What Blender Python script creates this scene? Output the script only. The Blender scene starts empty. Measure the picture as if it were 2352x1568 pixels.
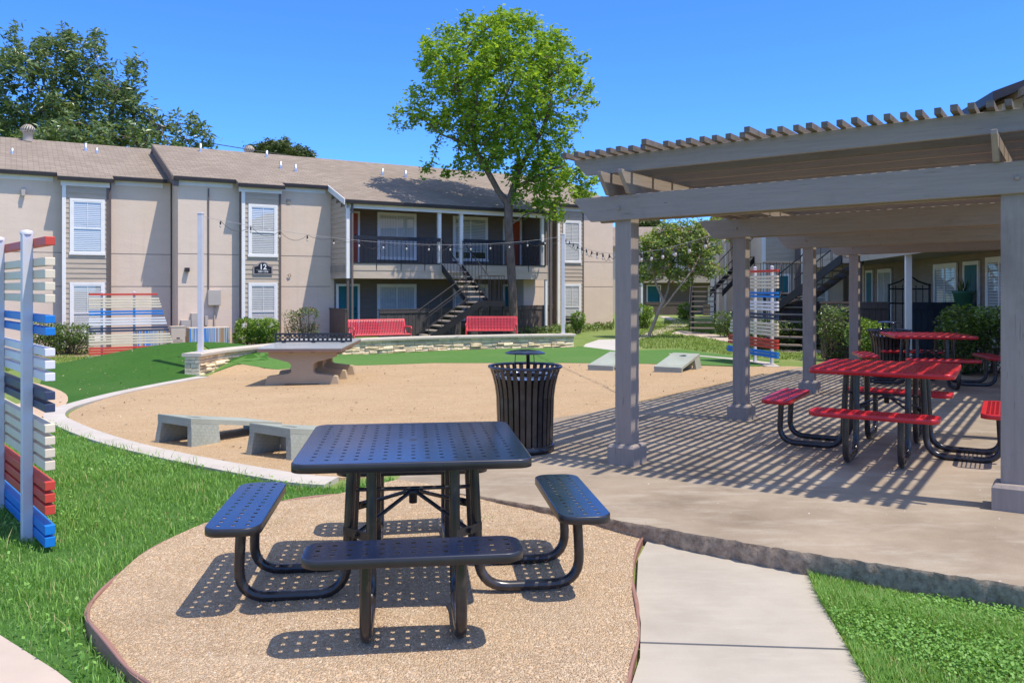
import bpy, bmesh, math, random
import numpy as np
from mathutils import Vector, Matrix
from mathutils.geometry import tessellate_polygon
random.seed(7); rng = np.random.default_rng(7)
sc = bpy.context.scene
COL = sc.collection
R = math.radians

# ------------------------------------------------------------------ camera, sky, sun, exposure
cam_d = bpy.data.cameras.new('camera'); cam = bpy.data.objects.new('camera', cam_d); COL.objects.link(cam)
CAMZ = 1.65
cam.location = (0, 0, CAMZ); cam.rotation_euler = (R(90), 0, 0)
cam_d.sensor_width = 36; cam_d.lens = 36*1900/2352
cam_d.shift_y = -(784-661)/2352
cam_d.clip_start = .05; cam_d.clip_end = 3000
sc.camera = cam
SUN = Vector((.40, -.225, 1)).normalized()
world = bpy.data.worlds.new('World'); sc.world = world; world.use_nodes = True
wn = world.node_tree.nodes; wl = world.node_tree.links
sky = wn.new('ShaderNodeTexSky'); sky.sky_type = 'NISHITA'; sky.sun_disc = False
sky.sun_elevation = math.asin(SUN.z); sky.sun_rotation = math.atan2(SUN.x, SUN.y)
sky.altitude = 0; sky.air_density = 1.0; sky.dust_density = 0; sky.ozone_density = 3.0
# low sky tinted deep blue; unseen overhead sky warmed and brightened to neutralise shadows
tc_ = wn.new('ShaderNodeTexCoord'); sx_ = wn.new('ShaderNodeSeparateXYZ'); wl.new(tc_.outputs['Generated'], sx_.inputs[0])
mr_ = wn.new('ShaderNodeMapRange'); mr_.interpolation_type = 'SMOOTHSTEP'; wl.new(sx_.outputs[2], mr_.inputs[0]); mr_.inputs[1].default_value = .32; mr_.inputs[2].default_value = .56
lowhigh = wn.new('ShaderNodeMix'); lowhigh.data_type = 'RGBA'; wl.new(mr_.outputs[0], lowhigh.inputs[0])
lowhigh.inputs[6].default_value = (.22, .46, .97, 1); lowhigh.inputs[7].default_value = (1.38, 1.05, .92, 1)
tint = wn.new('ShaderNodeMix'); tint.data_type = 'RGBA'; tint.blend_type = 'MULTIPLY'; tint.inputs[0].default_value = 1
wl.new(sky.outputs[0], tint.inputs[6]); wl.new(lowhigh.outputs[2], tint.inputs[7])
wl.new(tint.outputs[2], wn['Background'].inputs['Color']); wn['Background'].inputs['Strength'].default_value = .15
sl = bpy.data.lights.new('sun', 'SUN'); sl.energy = 2.55; sl.angle = R(.5); sl.color = (1, .93, .82)
so = bpy.data.objects.new('sun', sl); COL.objects.link(so); so.rotation_euler = SUN.to_track_quat('Z', 'Y').to_euler(); so.location = (0, 0, 30)
sc.view_settings.view_transform = 'Standard'; sc.view_settings.look = 'None'; sc.view_settings.gamma = 1
sc.view_settings.exposure = 1.0

# ------------------------------------------------------------------ materials
def newmat(name):
    m = bpy.data.materials.new(name); m.use_nodes = True
    nt = m.node_tree; b = nt.nodes['Principled BSDF']
    return m, nt, b
def c4(c): return (c[0], c[1], c[2], 1)
def mixc(nt, fac, a, b, blend='MIX'):
    n = nt.nodes.new('ShaderNodeMix'); n.data_type = 'RGBA'; n.blend_type = blend
    if isinstance(fac, (int, float)): n.inputs[0].default_value = fac
    else: nt.links.new(fac, n.inputs[0])
    for i, x in ((6, a), (7, b)):
        if isinstance(x, (tuple, list)): n.inputs[i].default_value = c4(x)
        else: nt.links.new(x, n.inputs[i])
    return n.outputs[2]
def ramp(nt, src, p0, p1, v0=0., v1=1.):
    n = nt.nodes.new('ShaderNodeMapRange'); nt.links.new(src, n.inputs[0])
    n.inputs[1].default_value = p0; n.inputs[2].default_value = p1; n.inputs[3].default_value = v0; n.inputs[4].default_value = v1
    return n.outputs[0]
def coords(nt, scale=(1, 1, 1), rot=(0, 0, 0)):
    t = nt.nodes.new('ShaderNodeTexCoord'); mp = nt.nodes.new('ShaderNodeMapping')
    mp.inputs['Scale'].default_value = scale; mp.inputs['Rotation'].default_value = rot
    nt.links.new(t.outputs['Object'], mp.inputs['Vector']); return mp.outputs[0]
def noise(nt, vec, scale, detail=4, rough=.55):
    n = nt.nodes.new('ShaderNodeTexNoise'); n.inputs['Scale'].default_value = scale; n.inputs['Detail'].default_value = detail
    n.inputs['Roughness'].default_value = rough
    nt.links.new(vec, n.inputs['Vector']); return n.outputs[0]
def voro(nt, vec, scale, feature='F1'):
    n = nt.nodes.new('ShaderNodeTexVoronoi'); n.inputs['Scale'].default_value = scale; n.feature = feature
    nt.links.new(vec, n.inputs['Vector']); return n
def island(nt):
    g = nt.nodes.new('ShaderNodeNewGeometry'); return g.outputs['Random Per Island']
def addbump(nt, b, h, strength, dist):
    n = nt.nodes.new('ShaderNodeBump'); n.inputs['Strength'].default_value = strength; n.inputs['Distance'].default_value = dist
    nt.links.new(h, n.inputs['Height']); nt.links.new(n.outputs[0], b.inputs['Normal'])
def M(name, col, rough=.6, var=.12, scale=4, bump=0, bscale=60, bdist=.004, metal=0, spec=.5, stretch=(1, 1, 1), dirt=None, dscale=1.2, isl=0):
    """painted or plain surface: base colour with soft mottling, optional dirt colour patches and fine bump"""
    m, nt, b = newmat(name)
    v = coords(nt, stretch)
    n1 = noise(nt, v, scale, 5)
    lo = tuple(x*(1-var) for x in col); hi = tuple(min(1, x*(1+var)) for x in col)
    c = mixc(nt, ramp(nt, n1, .3, .7), lo, hi)
    if isl:
        c = mixc(nt, 1.0, c, ramp(nt, island(nt), 0, 1, 1-isl, 1+isl*.6), 'MULTIPLY')
    if dirt:
        n2 = noise(nt, v, dscale, 6, .62)
        c = mixc(nt, ramp(nt, n2, .5, .72, 0, dirt[3]), c, dirt[:3])
    nt.links.new(c, b.inputs['Base Color'])
    b.inputs['Roughness'].default_value = rough; b.inputs['Metallic'].default_value = metal; b.inputs['Specular IOR Level'].default_value = spec
    if bump: addbump(nt, b, noise(nt, v, bscale, 4, .6), bump, bdist)
    return m
def gravel(name, cols, scale, bump=.9, patch=.25):
    m, nt, b = newmat(name); v = coords(nt)
    vo = voro(nt, v, scale); vo2 = voro(nt, v, scale*2.3)
    sep = nt.nodes.new('ShaderNodeSeparateColor'); nt.links.new(vo.outputs['Color'], sep.inputs[0])
    sep2 = nt.nodes.new('ShaderNodeSeparateColor'); nt.links.new(vo2.outputs['Color'], sep2.inputs[0])
    c = mixc(nt, sep.outputs[0], cols[0], cols[1])
    c = mixc(nt, ramp(nt, sep.outputs[1], .82, .9), c, cols[2])
    c = mixc(nt, ramp(nt, sep2.outputs[2], .55, 1, 0, .45), c, cols[3])
    big = noise(nt, v, .9, 5, .6)
    c = mixc(nt, ramp(nt, big, .42, .68, 0, patch*1.7), c, cols[3])
    c = mixc(nt, ramp(nt, noise(nt, v, 34, 3, .75), .42, .68, 0, .55), c, cols[3])
    c = mixc(nt, ramp(nt, noise(nt, v, 21, 3, .75), .52, .72, 0, .5), c, cols[2])
    rk = noise(nt, coords(nt, (1.0, 5.0, 1), (0, 0, .5)), 1.3, 5, .65)
    c = mixc(nt, ramp(nt, rk, .48, .75, 0, .3), c, cols[2])
    c = mixc(nt, ramp(nt, noise(nt, v, .35, 4, .6), .5, .7, 0, .35), c, cols[1])
    mid = noise(nt, v, 7, 4, .6)
    c = mixc(nt, ramp(nt, mid, .35, .75, 0, .35), c, cols[1])
    nt.links.new(c, b.inputs['Base Color']); b.inputs['Roughness'].default_value = .9; b.inputs['Specular IOR Level'].default_value = .2
    inv = ramp(nt, vo.outputs['Distance'], 0, .7, 1, 0)
    a = nt.nodes.new('ShaderNodeMath'); a.operation = 'ADD'; nt.links.new(inv, a.inputs[0]); nt.links.new(mid, a.inputs[1])
    addbump(nt, b, a.outputs[0], bump, .012)
    return m
def foliage(name, lo, hi, tr=.3, rough=.45, spec=.4, alt=None):
    m, nt, b = newmat(name)
    i = island(nt)
    c = mixc(nt, i, lo, hi)
    if alt: c = mixc(nt, ramp(nt, i, .93, .96), c, alt)
    nt.links.new(c, b.inputs['Base Color']); b.inputs['Roughness'].default_value = rough; b.inputs['Specular IOR Level'].default_value = spec
    t = nt.nodes.new('ShaderNodeBsdfTranslucent')
    tc = mixc(nt, 1.0, c, (1.25, 1.2, .45), 'MULTIPLY'); nt.links.new(tc, t.inputs[0])
    mx = nt.nodes.new('ShaderNodeMixShader'); mx.inputs[0].default_value = tr
    nt.links.new(b.outputs[0], mx.inputs[1]); nt.links.new(t.outputs[0], mx.inputs[2])
    nt.links.new(mx.outputs[0], nt.nodes['Material Output'].inputs[0])
    return m
def lawnmat(name, lo, hi, dry, dryamt, scale=1.0, fine=90, bump=.7):
    m, nt, b = newmat(name); v = coords(nt)
    c = mixc(nt, ramp(nt, noise(nt, v, fine*scale, 3, .7), .3, .7), lo, hi)
    c = mixc(nt, ramp(nt, noise(nt, v, 9*scale, 4), .35, .75, 0, .5), c, lo)
    c = mixc(nt, ramp(nt, noise(nt, v, .55*scale, 5, .65), .42, .7, 0, dryamt), c, dry)
    nt.links.new(c, b.inputs['Base Color']); b.inputs['Roughness'].default_value = .85; b.inputs['Specular IOR Level'].default_value = .15
    addbump(nt, b, noise(nt, v, fine*.8*scale, 4, .7), bump, .03)
    return m
def woodmat(name, col, var=.25, stain=(.06, .05, .045), samt=.5, axis=(1.2, 14, 14), rough=.75, rot=0):
    m, nt, b = newmat(name); v2 = coords(nt)
    mp = nt.nodes.new('ShaderNodeMapping'); mp.inputs['Scale'].default_value = axis; nt.links.new(coords(nt, (1, 1, 1), (0, 0, rot)), mp.inputs['Vector']); v = mp.outputs[0]
    n = noise(nt, v, 3, 6, .65)
    c = mixc(nt, ramp(nt, n, .3, .7), tuple(x*(1-var) for x in col), tuple(x*(1+var*.5) for x in col))
    c = mixc(nt, ramp(nt, noise(nt, v2, 1.6, 6, .65), .55, .78, 0, samt), c, stain)
    cr = noise(nt, v, 5.5, 3, .5); c = mixc(nt, ramp(nt, cr, .66, .70, 0, .45), c, stain)   # drying cracks
    vo = voro(nt, coords(nt, (.9, .9, 3.)), 2.6)   # knots
    c = mixc(nt, ramp(nt, vo.outputs['Distance'], .02, .045, .75, 0), c, stain)
    c = mixc(nt, 1.0, c, ramp(nt, island(nt), 0, 1, .86, 1.1), 'MULTIPLY')
    nt.links.new(c, b.inputs['Base Color']); b.inputs['Roughness'].default_value = rough; b.inputs['Specular IOR Level'].default_value = .3
    addbump(nt, b, n, .35, .006)
    return m
MT = {}
def stuccomat():
    m, nt, b = newmat('stucco_paint'); v = coords(nt)
    c = mixc(nt, ramp(nt, noise(nt, coords(nt, (1, 1, 2.2)), 1.3, 6, .65), .32, .7), (.69, .545, .425), (.745, .59, .465))
    c = mixc(nt, ramp(nt, noise(nt, coords(nt, (3.5, 3.5, .22)), 1.5, 5, .6), .52, .78, 0, .45), c, (.625, .49, .375))   # rain streaks
    c = mixc(nt, ramp(nt, noise(nt, v, .45, 4, .6), .52, .62, 0, .3), c, (.70, .565, .44))                               # repainted patches
    nt.links.new(c, b.inputs['Base Color']); b.inputs['Roughness'].default_value = .9; b.inputs['Specular IOR Level'].default_value = .15
    t = noise(nt, coords(nt, (1, 1, 2)), 7, 6, .7); addbump(nt, b, t, .14, .05); return m
MT['stucco'] = stuccomat()
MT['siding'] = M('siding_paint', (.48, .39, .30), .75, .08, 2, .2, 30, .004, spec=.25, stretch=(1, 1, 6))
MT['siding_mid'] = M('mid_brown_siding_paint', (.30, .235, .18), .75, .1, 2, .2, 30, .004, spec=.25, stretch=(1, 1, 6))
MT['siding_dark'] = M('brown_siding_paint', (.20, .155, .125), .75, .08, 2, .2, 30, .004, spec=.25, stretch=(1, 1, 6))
MT['joint'] = M('joint_paint', (.24, .19, .16), .9)
MT['trim'] = M('white_paint', (.82, .78, .73), .5, .05, 3)
MT['trim_brown'] = M('brown_trim_paint', (.14, .108, .095), .6, .12, 3)
MT['dark'] = M('dark_brown_metal', (.035, .028, .028), .45, .15, 3)
MT['black_metal'] = M('black_painted_metal', (.018, .018, .022), .4, .2, 4)
MT['teal'] = M('teal_paint', (.0, .13, .155), .45, .1, 3)
MT['orange_red'] = M('red_door_paint', (.42, .07, .025), .5, .1, 3)
MT['blind'] = M('blind_vinyl', (.82, .77, .70), .5, .03, 3)
MT['curtain'] = M('curtain_cloth', (.62, .58, .50), .8, .12, 3, stretch=(14, 14, 1))
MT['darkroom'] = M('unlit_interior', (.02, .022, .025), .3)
MT['fence_dark'] = woodmat('dark_fence_stain', (.085, .072, .07), .3, (.03, .025, .025), .4, (9, 9, .8))
MT['fence_brown'] = woodmat('brown_fence_stain', (.15, .11, .092), .25, (.05, .04, .035), .4, (9, 9, .8))
MT['fence_navy'] = woodmat('blue_grey_fence_stain', (.045, .055, .075), .25, (.02, .02, .028), .4, (9, 9, .8))
for nm_, ro_, ax_ in (('pergola', 0, (14, 14, .8)), ('pergola_v', math.atan2(.565, .825), (.8, 16, 16)), ('pergola_u', -math.atan2(.825, .565), (.8, 16, 16))):
    MT[nm_] = woodmat('weathered_grey_timber', (.355, .29, .24), .13, (.15, .115, .09), .5, ax_, rot=ro_)
MT['slat'] = woodmat('rough_grey_lath', (.19, .155, .13), .35, (.07, .055, .045), .6, (3, 3, 6), .85)
MT['powder_black'] = M('glossy_dark_coating', (.022, .022, .027), .27, .3, 6, spec=.6, dirt=(.10, .085, .07, .35), dscale=2.5)
MT['powder_edge'] = M('dark_coating_edge', (.03, .026, .026), .35, .25, 6, spec=.5)
MT['table_top'] = M('sky_tinted_black_coating', (.014, .021, .050), .13, .2, 3, spec=.8, dirt=(.06, .06, .065, .28), dscale=2.)  # blue reflection of the sky is tinted into the black coating's base colour
MT['leg'] = M('dark_tube_coating', (.028, .023, .022), .25, .3, 8, spec=.6, dirt=(.16, .12, .09, .3), dscale=4)
MT['red'] = M('red_plastic_coating', (.58, .02, .024), .32, .1, 4, spec=.5)
MT['bench_red'] = M('bench_red_coating', (.66, .055, .07), .4, .08, 4)
MT['steel'] = M('galvanised_steel', (.55, .57, .62), .35, .1, 5, metal=.7)
MT['white_post'] = M('white_post_paint', (.62, .60, .62), .45, .06, 3, dirt=(.40, .36, .36, .3))
MT['f_red'] = M('red_slat_paint', (.62, .06, .035), .5, .12, 3, dirt=(.35, .06, .04, .35), dscale=3)
MT['f_blue'] = M('blue_slat_paint', (.008, .19, .58), .45, .1, 3)
MT['f_navy'] = M('navy_slat_paint', (.035, .048, .095), .45, .15, 3)
MT['f_white'] = M('white_slat_paint', (.76, .72, .72), .5, .06, 3)
MT['f_cream'] = M('cream_slat_paint', (.74, .62, .45), .55, .08, 3)
MT['gravel_near'] = gravel('tan_gravel', ((.76, .555, .35), (.58, .40, .235), (.80, .65, .47), (.38, .26, .155)), 125)
MT['gravel_far'] = gravel('decomposed_granite', ((.56, .385, .215), (.46, .305, .165), (.66, .51, .34), (.33, .22, .12)), 95, .6, .2)
MT['gravel_path'] = gravel('sandy_path', ((.60, .42, .28), (.53, .36, .235), (.64, .52, .40), (.45, .31, .2)), 70, .4, .2)
def slabmat():
    m, nt, b = newmat('weathered_concrete'); v = coords(nt)
    c = mixc(nt, ramp(nt, noise(nt, v, 1.1, 6, .62), .33, .68), (.235, .182, .125), (.405, .325, .235))
    c = mixc(nt, ramp(nt, noise(nt, coords(nt, (1, 3, 1), (0, 0, .6)), 2.3, 6, .65), .5, .8, 0, .6), c, (.53, .47, .38))
    c = mixc(nt, ramp(nt, noise(nt, v, .45, 4, .6), .52, .7, 0, .5), c, (.36, .27, .185))
    sp = voro(nt, v, 38); c = mixc(nt, ramp(nt, sp.outputs['Distance'], .05, .12, .5, 0), c, (.66, .58, .50))
    c = mixc(nt, ramp(nt, noise(nt, v, 120, 3, .7), .45, .75, 0, .35), c, (.22, .175, .14))
    nt.links.new(c, b.inputs['Base Color']); b.inputs['Roughness'].default_value = .9; b.inputs['Specular IOR Level'].default_value = .2
    addbump(nt, b, noise(nt, v, 90, 5, .7), .3, .006); return m
MT['slab'] = slabmat()
def edgemat():
    m, nt, b = newmat('broken_concrete_edge'); v = coords(nt)
    c = mixc(nt, ramp(nt, noise(nt, v, 24, 5, .7), .35, .65), (.21, .15, .10), (.45, .345, .245))
    vo = voro(nt, v, 60); c = mixc(nt, ramp(nt, vo.outputs['Distance'], .1, .35, .55, 0), c, (.36, .29, .22))
    nt.links.new(c, b.inputs['Base Color']); b.inputs['Roughness'].default_value = .95
    addbump(nt, b, noise(nt, v, 38, 6, .78), .55, .02); return m
MT['slab_edge'] = edgemat()
def walkmat():
    m, nt, b = newmat('pale_concrete'); v = coords(nt)
    c = mixc(nt, ramp(nt, noise(nt, v, 1.6, 6, .65), .35, .7), (.39, .34, .275), (.485, .43, .35))
    c = mixc(nt, ramp(nt, noise(nt, coords(nt, (1, 6, 1), (0, 0, .15)), 3, 5, .65), .5, .75, 0, .4), c, (.52, .47, .39))
    c = mixc(nt, ramp(nt, noise(nt, v, .8, 6, .7), .55, .72, 0, .5), c, (.38, .32, .24))
    sp = voro(nt, v, 30); c = mixc(nt, ramp(nt, sp.outputs['Distance'], .03, .07, .55, 0), c, (.25, .2, .15))
    ck = voro(nt, coords(nt), .9, 'DISTANCE_TO_EDGE'); ck.inputs['Randomness'].default_value = 1
    c = mixc(nt, ramp(nt, noise(nt, v, 150, 3, .7), .4, .75, 0, .25), c, (.33, .28, .22))
    nt.links.new(c, b.inputs['Base Color']); b.inputs['Roughness'].default_value = .9; b.inputs['Specular IOR Level'].default_value = .2
    addbump(nt, b, noise(nt, v, 110, 5, .7), .25, .004); return m
MT['walk'] = walkmat()
MT['kerb'] = M('kerb_concrete', (.50, .45, .395), .9, .1, 3, .3, 60, .006, spec=.2, dirt=(.42, .35, .29, .5), dscale=2.5)
MT['path_far'] = M('pinkish_concrete', (.52, .42, .34), .9, .1, 2, .2, 60, .004, spec=.2)
MT['path_white'] = M('white_concrete', (.52, .48, .43), .9, .05, 2, spec=.2)
MT['lawn'] = lawnmat('lawn_soil', (.045, .12, .022), (.10, .24, .045), (.14, .21, .06), .3)
MT['lawn_far'] = lawnmat('far_lawn', (.11, .18, .035), (.25, .32, .085), (.38, .34, .17), .45, 1, 40)
MT['turf'] = lawnmat('artificial_turf', (.025, .085, .010), (.06, .165, .022), (.075, .15, .03), .4, 1, 120, .4)
MT['turf_pale'] = lawnmat('artificial_turf_pale', (.06, .15, .03), (.13, .25, .06), (.14, .22, .07), .35, 1, 90, .4)
MT['mulch'] = gravel('dry_mulch', ((.36, .25, .15), (.28, .19, .11), (.46, .36, .24), (.18, .12, .075)), 30, .6)
MT['edging'] = M('brown_plastic_edging', (.30, .155, .115), .6, .15, 6)
MT['dg_concrete'] = M('grey_green_concrete', (.33, .35, .29), .8, .12, 3, .3, 70, .004, dirt=(.24, .25, .2, .4))
MT['pp_base'] = M('tan_cast_concrete', (.44, .33, .205), .8, .08, 2, .15, 60, .003)
MT['pp_top'] = M('grey_polished_concrete', (.40, .41, .40), .25, .06, 3, spec=.6)
MT['pp_edge'] = M('brown_table_edge', (.20, .12, .085), .6, .1, 4)
MT['stone'] = M('limestone', (.84, .69, .46), .9, .14, 5, .7, 25, .02, spec=.2, isl=.3, dirt=(.46, .32, .17, .45), dscale=3)
MT['mortar'] = M('mortar', (.44, .37, .28), .95, .1, 8, .5, 60, .01)
MT['cap'] = M('cast_stone_cap', (.56, .49, .40), .85, .1, 3, .3, 50, .005, dirt=(.40, .34, .27, .5), dscale=3)
MT['bark'] = M('grey_bark', (.17, .125, .10), .95, .35, 6, .9, 14, .03, spec=.1, stretch=(3, 3, .6), dirt=(.30, .24, .20, .5), dscale=2)
MT['bark_pale'] = M('pale_smooth_bark', (.36, .27, .215), .85, .25, 5, .4, 14, .01, spec=.1, stretch=(2, 2, .6))
MT['leaf_spring'] = foliage('spring_leaf', (.14, .26, .025), (.40, .56, .085), .54)
MT['leaf_dark'] = foliage('dark_leaf', (.07, .13, .045), (.28, .36, .15), .36, .33, .7)
MT['leaf_pine'] = foliage('pine_needle', (.06, .095, .025), (.17, .20, .06), .2)
MT['leaf_myrtle'] = foliage('myrtle_leaf', (.13, .22, .045), (.44, .52, .20), .45, alt=(.34, .17, .07))
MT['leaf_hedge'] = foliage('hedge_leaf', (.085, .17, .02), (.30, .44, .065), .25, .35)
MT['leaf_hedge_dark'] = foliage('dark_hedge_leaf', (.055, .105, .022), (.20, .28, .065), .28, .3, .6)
MT['leaf_nandina'] = foliage('nandina_leaf', (.05, .10, .02), (.20, .27, .06), .25, alt=(.36, .13, .04))
MT['leaf_cover'] = foliage('groundcover_leaf', (.07, .13, .025), (.24, .31, .09), .25)
MT['blade'] = foliage('grass_blade', (.095, .24, .03), (.32, .54, .12), .35, .5, .35, alt=(.52, .47, .22))
MT['blade_far'] = foliage('far_grass_blade', (.14, .23, .04), (.33, .41, .12), .3, .6, .2)
MT['clover'] = foliage('clover_leaf', (.10, .25, .035), (.28, .50, .11), .3, .5, .3)
MT['ac_tan'] = M('tan_cabinet_paint', (.50, .42, .34), .6, .05, 3)
MT['grey_box'] = M('grey_meter_paint', (.44, .39, .34), .6, .05, 3)
MT['bulb'] = M('bulb_glass', (.62, .55, .46), .15, .1, 5, spec=.8)
MT['cable'] = M('cable_rubber', (.05, .045, .045), .6)
MT['cable_pale'] = M('bare_steel_cable', (.42, .40, .40), .4, metal=.5)
MT['sign_black'] = M('sign_black', (.012, .01, .014), .4)
MT['sign_grey'] = M('sign_border', (.33, .28, .27), .5)
MT['letter'] = M('sign_lettering', (.85, .84, .84), .5, .01)
MT['liner'] = M('bin_liner', (.01, .01, .011), .6)
MT['pot'] = M('green_plastic_pot', (.05, .16, .10), .5)
MT['soffit'] = M('soffit_paint', (.30, .25, .21), .8)
def shinglemat(ang, name='roof_shingles', col=((.25, .20, .155), (.34, .275, .22))):
    m, nt, b = newmat(name); v = coords(nt, (1, 1, 1), (0, 0, -ang))
    br = nt.nodes.new('ShaderNodeTexBrick'); nt.links.new(v, br.inputs['Vector'])
    br.inputs['Scale'].default_value = 1; br.inputs['Brick Width'].default_value = .32; br.inputs['Row Height'].default_value = .15
    br.inputs['Mortar Size'].default_value = .012; br.inputs['Bias'].default_value = -.1
    br.inputs['Color1'].default_value = c4(col[0]); br.inputs['Color2'].default_value = c4(col[1]); br.inputs['Mortar'].default_value = c4(tuple(x*.62 for x in col[0]))
    c = mixc(nt, ramp(nt, noise(nt, v, .5, 5, .6), .45, .72, 0, .45), br.outputs[0], tuple(x*.8 for x in col[0]))
    c = mixc(nt, ramp(nt, noise(nt, v, 40, 3, .7), .4, .7, 0, .3), c, col[1])
    nt.links.new(c, b.inputs['Base Color']); b.inputs['Roughness'].default_value = .95; b.inputs['Specular IOR Level'].default_value = .15
    addbump(nt, b, br.outputs[1], .4, -.01); return m
def glassmat():
    m, nt, b = newmat('window_glass')
    tr = nt.nodes.new('ShaderNodeBsdfTransparent'); tr.inputs[0].default_value = (.86, .88, .9, 1)
    gl = nt.nodes.new('ShaderNodeBsdfGlossy'); gl.inputs['Roughness'].default_value = .02; gl.inputs[0].default_value = (.9, .95, 1, 1)
    mx = nt.nodes.new('ShaderNodeMixShader'); mx.inputs[0].default_value = .11
    nt.links.new(tr.outputs[0], mx.inputs[1]); nt.links.new(gl.outputs[0], mx.inputs[2])
    nt.links.new(mx.outputs[0], nt.nodes['Material Output'].inputs[0]); return m
MT['glass'] = glassmat()
def stripemat():
    """vertical blue, tan and white painted stripes on the air conditioner screen"""
    m, nt, b = newmat('striped_screen_paint'); v = coords(nt, (1, 1, .02), (0, 0, -B_ANG))
    n = noise(nt, v, 5.5, 2, .4)
    r = nt.nodes.new('ShaderNodeValToRGB'); nt.links.new(n, r.inputs[0]); r.color_ramp.interpolation = 'CONSTANT'
    e = r.color_ramp.elements; e[0].position = 0; e[0].color = (.36, .42, .38, 1); e[1].position = .36; e[1].color = (.04, .2, .55, 1)
    for p, c in ((.43, (.5, .52, .48, 1)), (.48, (.36, .22, .10, 1)), (.53, (.03, .17, .5, 1)), (.58, (.4, .45, .43, 1)), (.64, (.3, .2, .11, 1))):
        x = e.new(p); x.color = c
    nt.links.new(r.outputs[0], b.inputs['Base Color']); b.inputs['Roughness'].default_value = .6; return m

# ------------------------------------------------------------------ mesh helpers
class Fr:
    """a local frame: origin and three axes"""
    def __init__(s, o=(0, 0, 0), a=(1, 0, 0), b=(0, 1, 0), c=(0, 0, 1)):
        s.o, s.a, s.b, s.c = Vector(o), Vector(a), Vector(b), Vector(c)
    def __call__(s, x, y, z): return s.o+s.a*x+s.b*y+s.c*z
W = Fr()
def rotfr(o, ang, z=0): return Fr((o[0], o[1], z), (math.cos(ang), math.sin(ang), 0), (-math.sin(ang), math.cos(ang), 0))
class MB:
    def __init__(s): s.v, s.f, s.m, s.sm = [], [], [], []
    def add(s, vs, fs, m=0, smooth=False):
        k = len(s.v); s.v += [tuple(p) for p in vs]
        for f in fs: s.f.append(tuple(i+k for i in f)); s.m.append(m); s.sm.append(smooth)
        return s
    def box(s, F, a0, a1, b0, b1, c0, c1, m=0):
        p = [F(x, y, z) for z in (c0, c1) for y in (b0, b1) for x in (a0, a1)]
        return s.add(p, [(0, 2, 3, 1), (4, 5, 7, 6), (0, 1, 5, 4), (2, 6, 7, 3), (0, 4, 6, 2), (1, 3, 7, 5)], m)
    def prism(s, F, poly, b0, b1, m=0):
        """poly of (a, c), extruded along b"""
        n = len(poly); p = [F(x, b0, z) for x, z in poly]+[F(x, b1, z) for x, z in poly]
        fs = [(i, (i+1) % n, n+(i+1) % n, n+i) for i in range(n)]
        for t in tessellate_polygon([[Vector((x, z, 0)) for x, z in poly]]): fs += [tuple(t), tuple(n+i for i in reversed(t))]
        return s.add(p, fs, m)
    def prismz(s, F, poly, c0, c1, m=0):
        n = len(poly); p = [F(x, y, c0) for x, y in poly]+[F(x, y, c1) for x, y in poly]
        fs = [(i, (i+1) % n, n+(i+1) % n, n+i) for i in range(n)]
        for t in tessellate_polygon([[Vector((x, z, 0)) for x, z in poly]]): fs += [tuple(t), tuple(n+i for i in reversed(t))]
        return s.add(p, fs, m)
    def tube(s, pts, r, n=8, m=0, closed=False):
        pts = [Vector(p) for p in pts]; k = len(pts); rs = r if isinstance(r, (list, tuple)) else [r]*k
        vs = []; t0 = None; nor = None
        for i, p in enumerate(pts):
            if closed: t = pts[(i+1) % k]-pts[i-1]
            else: t = pts[min(i+1, k-1)]-pts[max(i-1, 0)]
            t.normalize()
            if nor is None:
                nor = t.orthogonal().normalized()
            else:
                nor = (nor-t*nor.dot(t)); nor = nor.normalized() if nor.length > 1e-6 else t.orthogonal().normalized()
            bi = t.cross(nor)
            for j in range(n):
                a = 2*math.pi*j/n; vs.append(p+(nor*math.cos(a)+bi*math.sin(a))*rs[i])
        fs = []
        for i in range(k if closed else k-1):
            i2 = (i+1) % k
            for j in range(n): fs.append((i*n+j, i*n+(j+1) % n, i2*n+(j+1) % n, i2*n+j))
        s.add(vs, fs, m, True)
        if not closed: s.add(vs[:n], [tuple(reversed(range(n)))], m); s.add(vs[-n:], [tuple(range(n))], m)
        return s
    def lathe(s, c, prof, n=24, m=0, smooth=True):
        vs = [(c[0]+r*math.cos(2*math.pi*j/n), c[1]+r*math.sin(2*math.pi*j/n), c[2]+z) for r, z in prof for j in range(n)]
        fs = [(i*n+j, i*n+(j+1) % n, (i+1)*n+(j+1) % n, (i+1)*n+j) for i in range(len(prof)-1) for j in range(n)]
        s.add(vs, fs, m, smooth)
        return s
    def build(s, name, mats, parent=None, bevel=0, at=None):
        me = bpy.data.meshes.new(name)
        off = Vector((0, 0, 0))
        if parent is not None:
            r = parent
            while r.parent: r = r.parent
            off = Vector(r.location)
        elif at is not None: off = Vector(at)
        me.from_pydata([(p[0]-off.x, p[1]-off.y, p[2]-off.z) for p in s.v], [], s.f)
        for x in (mats if isinstance(mats, (list, tuple)) else [mats]): me.materials.append(MT[x] if isinstance(x, str) else x)
        me.polygons.foreach_set('material_index', s.m); me.polygons.foreach_set('use_smooth', s.sm)
        bm = bmesh.new(); bm.from_mesh(me); bmesh.ops.recalc_face_normals(bm, faces=bm.faces); bm.to_mesh(me); bm.free()
        me.update()
        o = bpy.data.objects.new(name, me); COL.objects.link(o)
        if parent is not None: o.parent = parent
        elif at is not None: o.location = at
        if bevel:
            md = o.modifiers.new('edge', 'BEVEL'); md.width = bevel; md.segments = 2; md.limit_method = 'ANGLE'; md.angle_limit = R(40)
        return o
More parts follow.
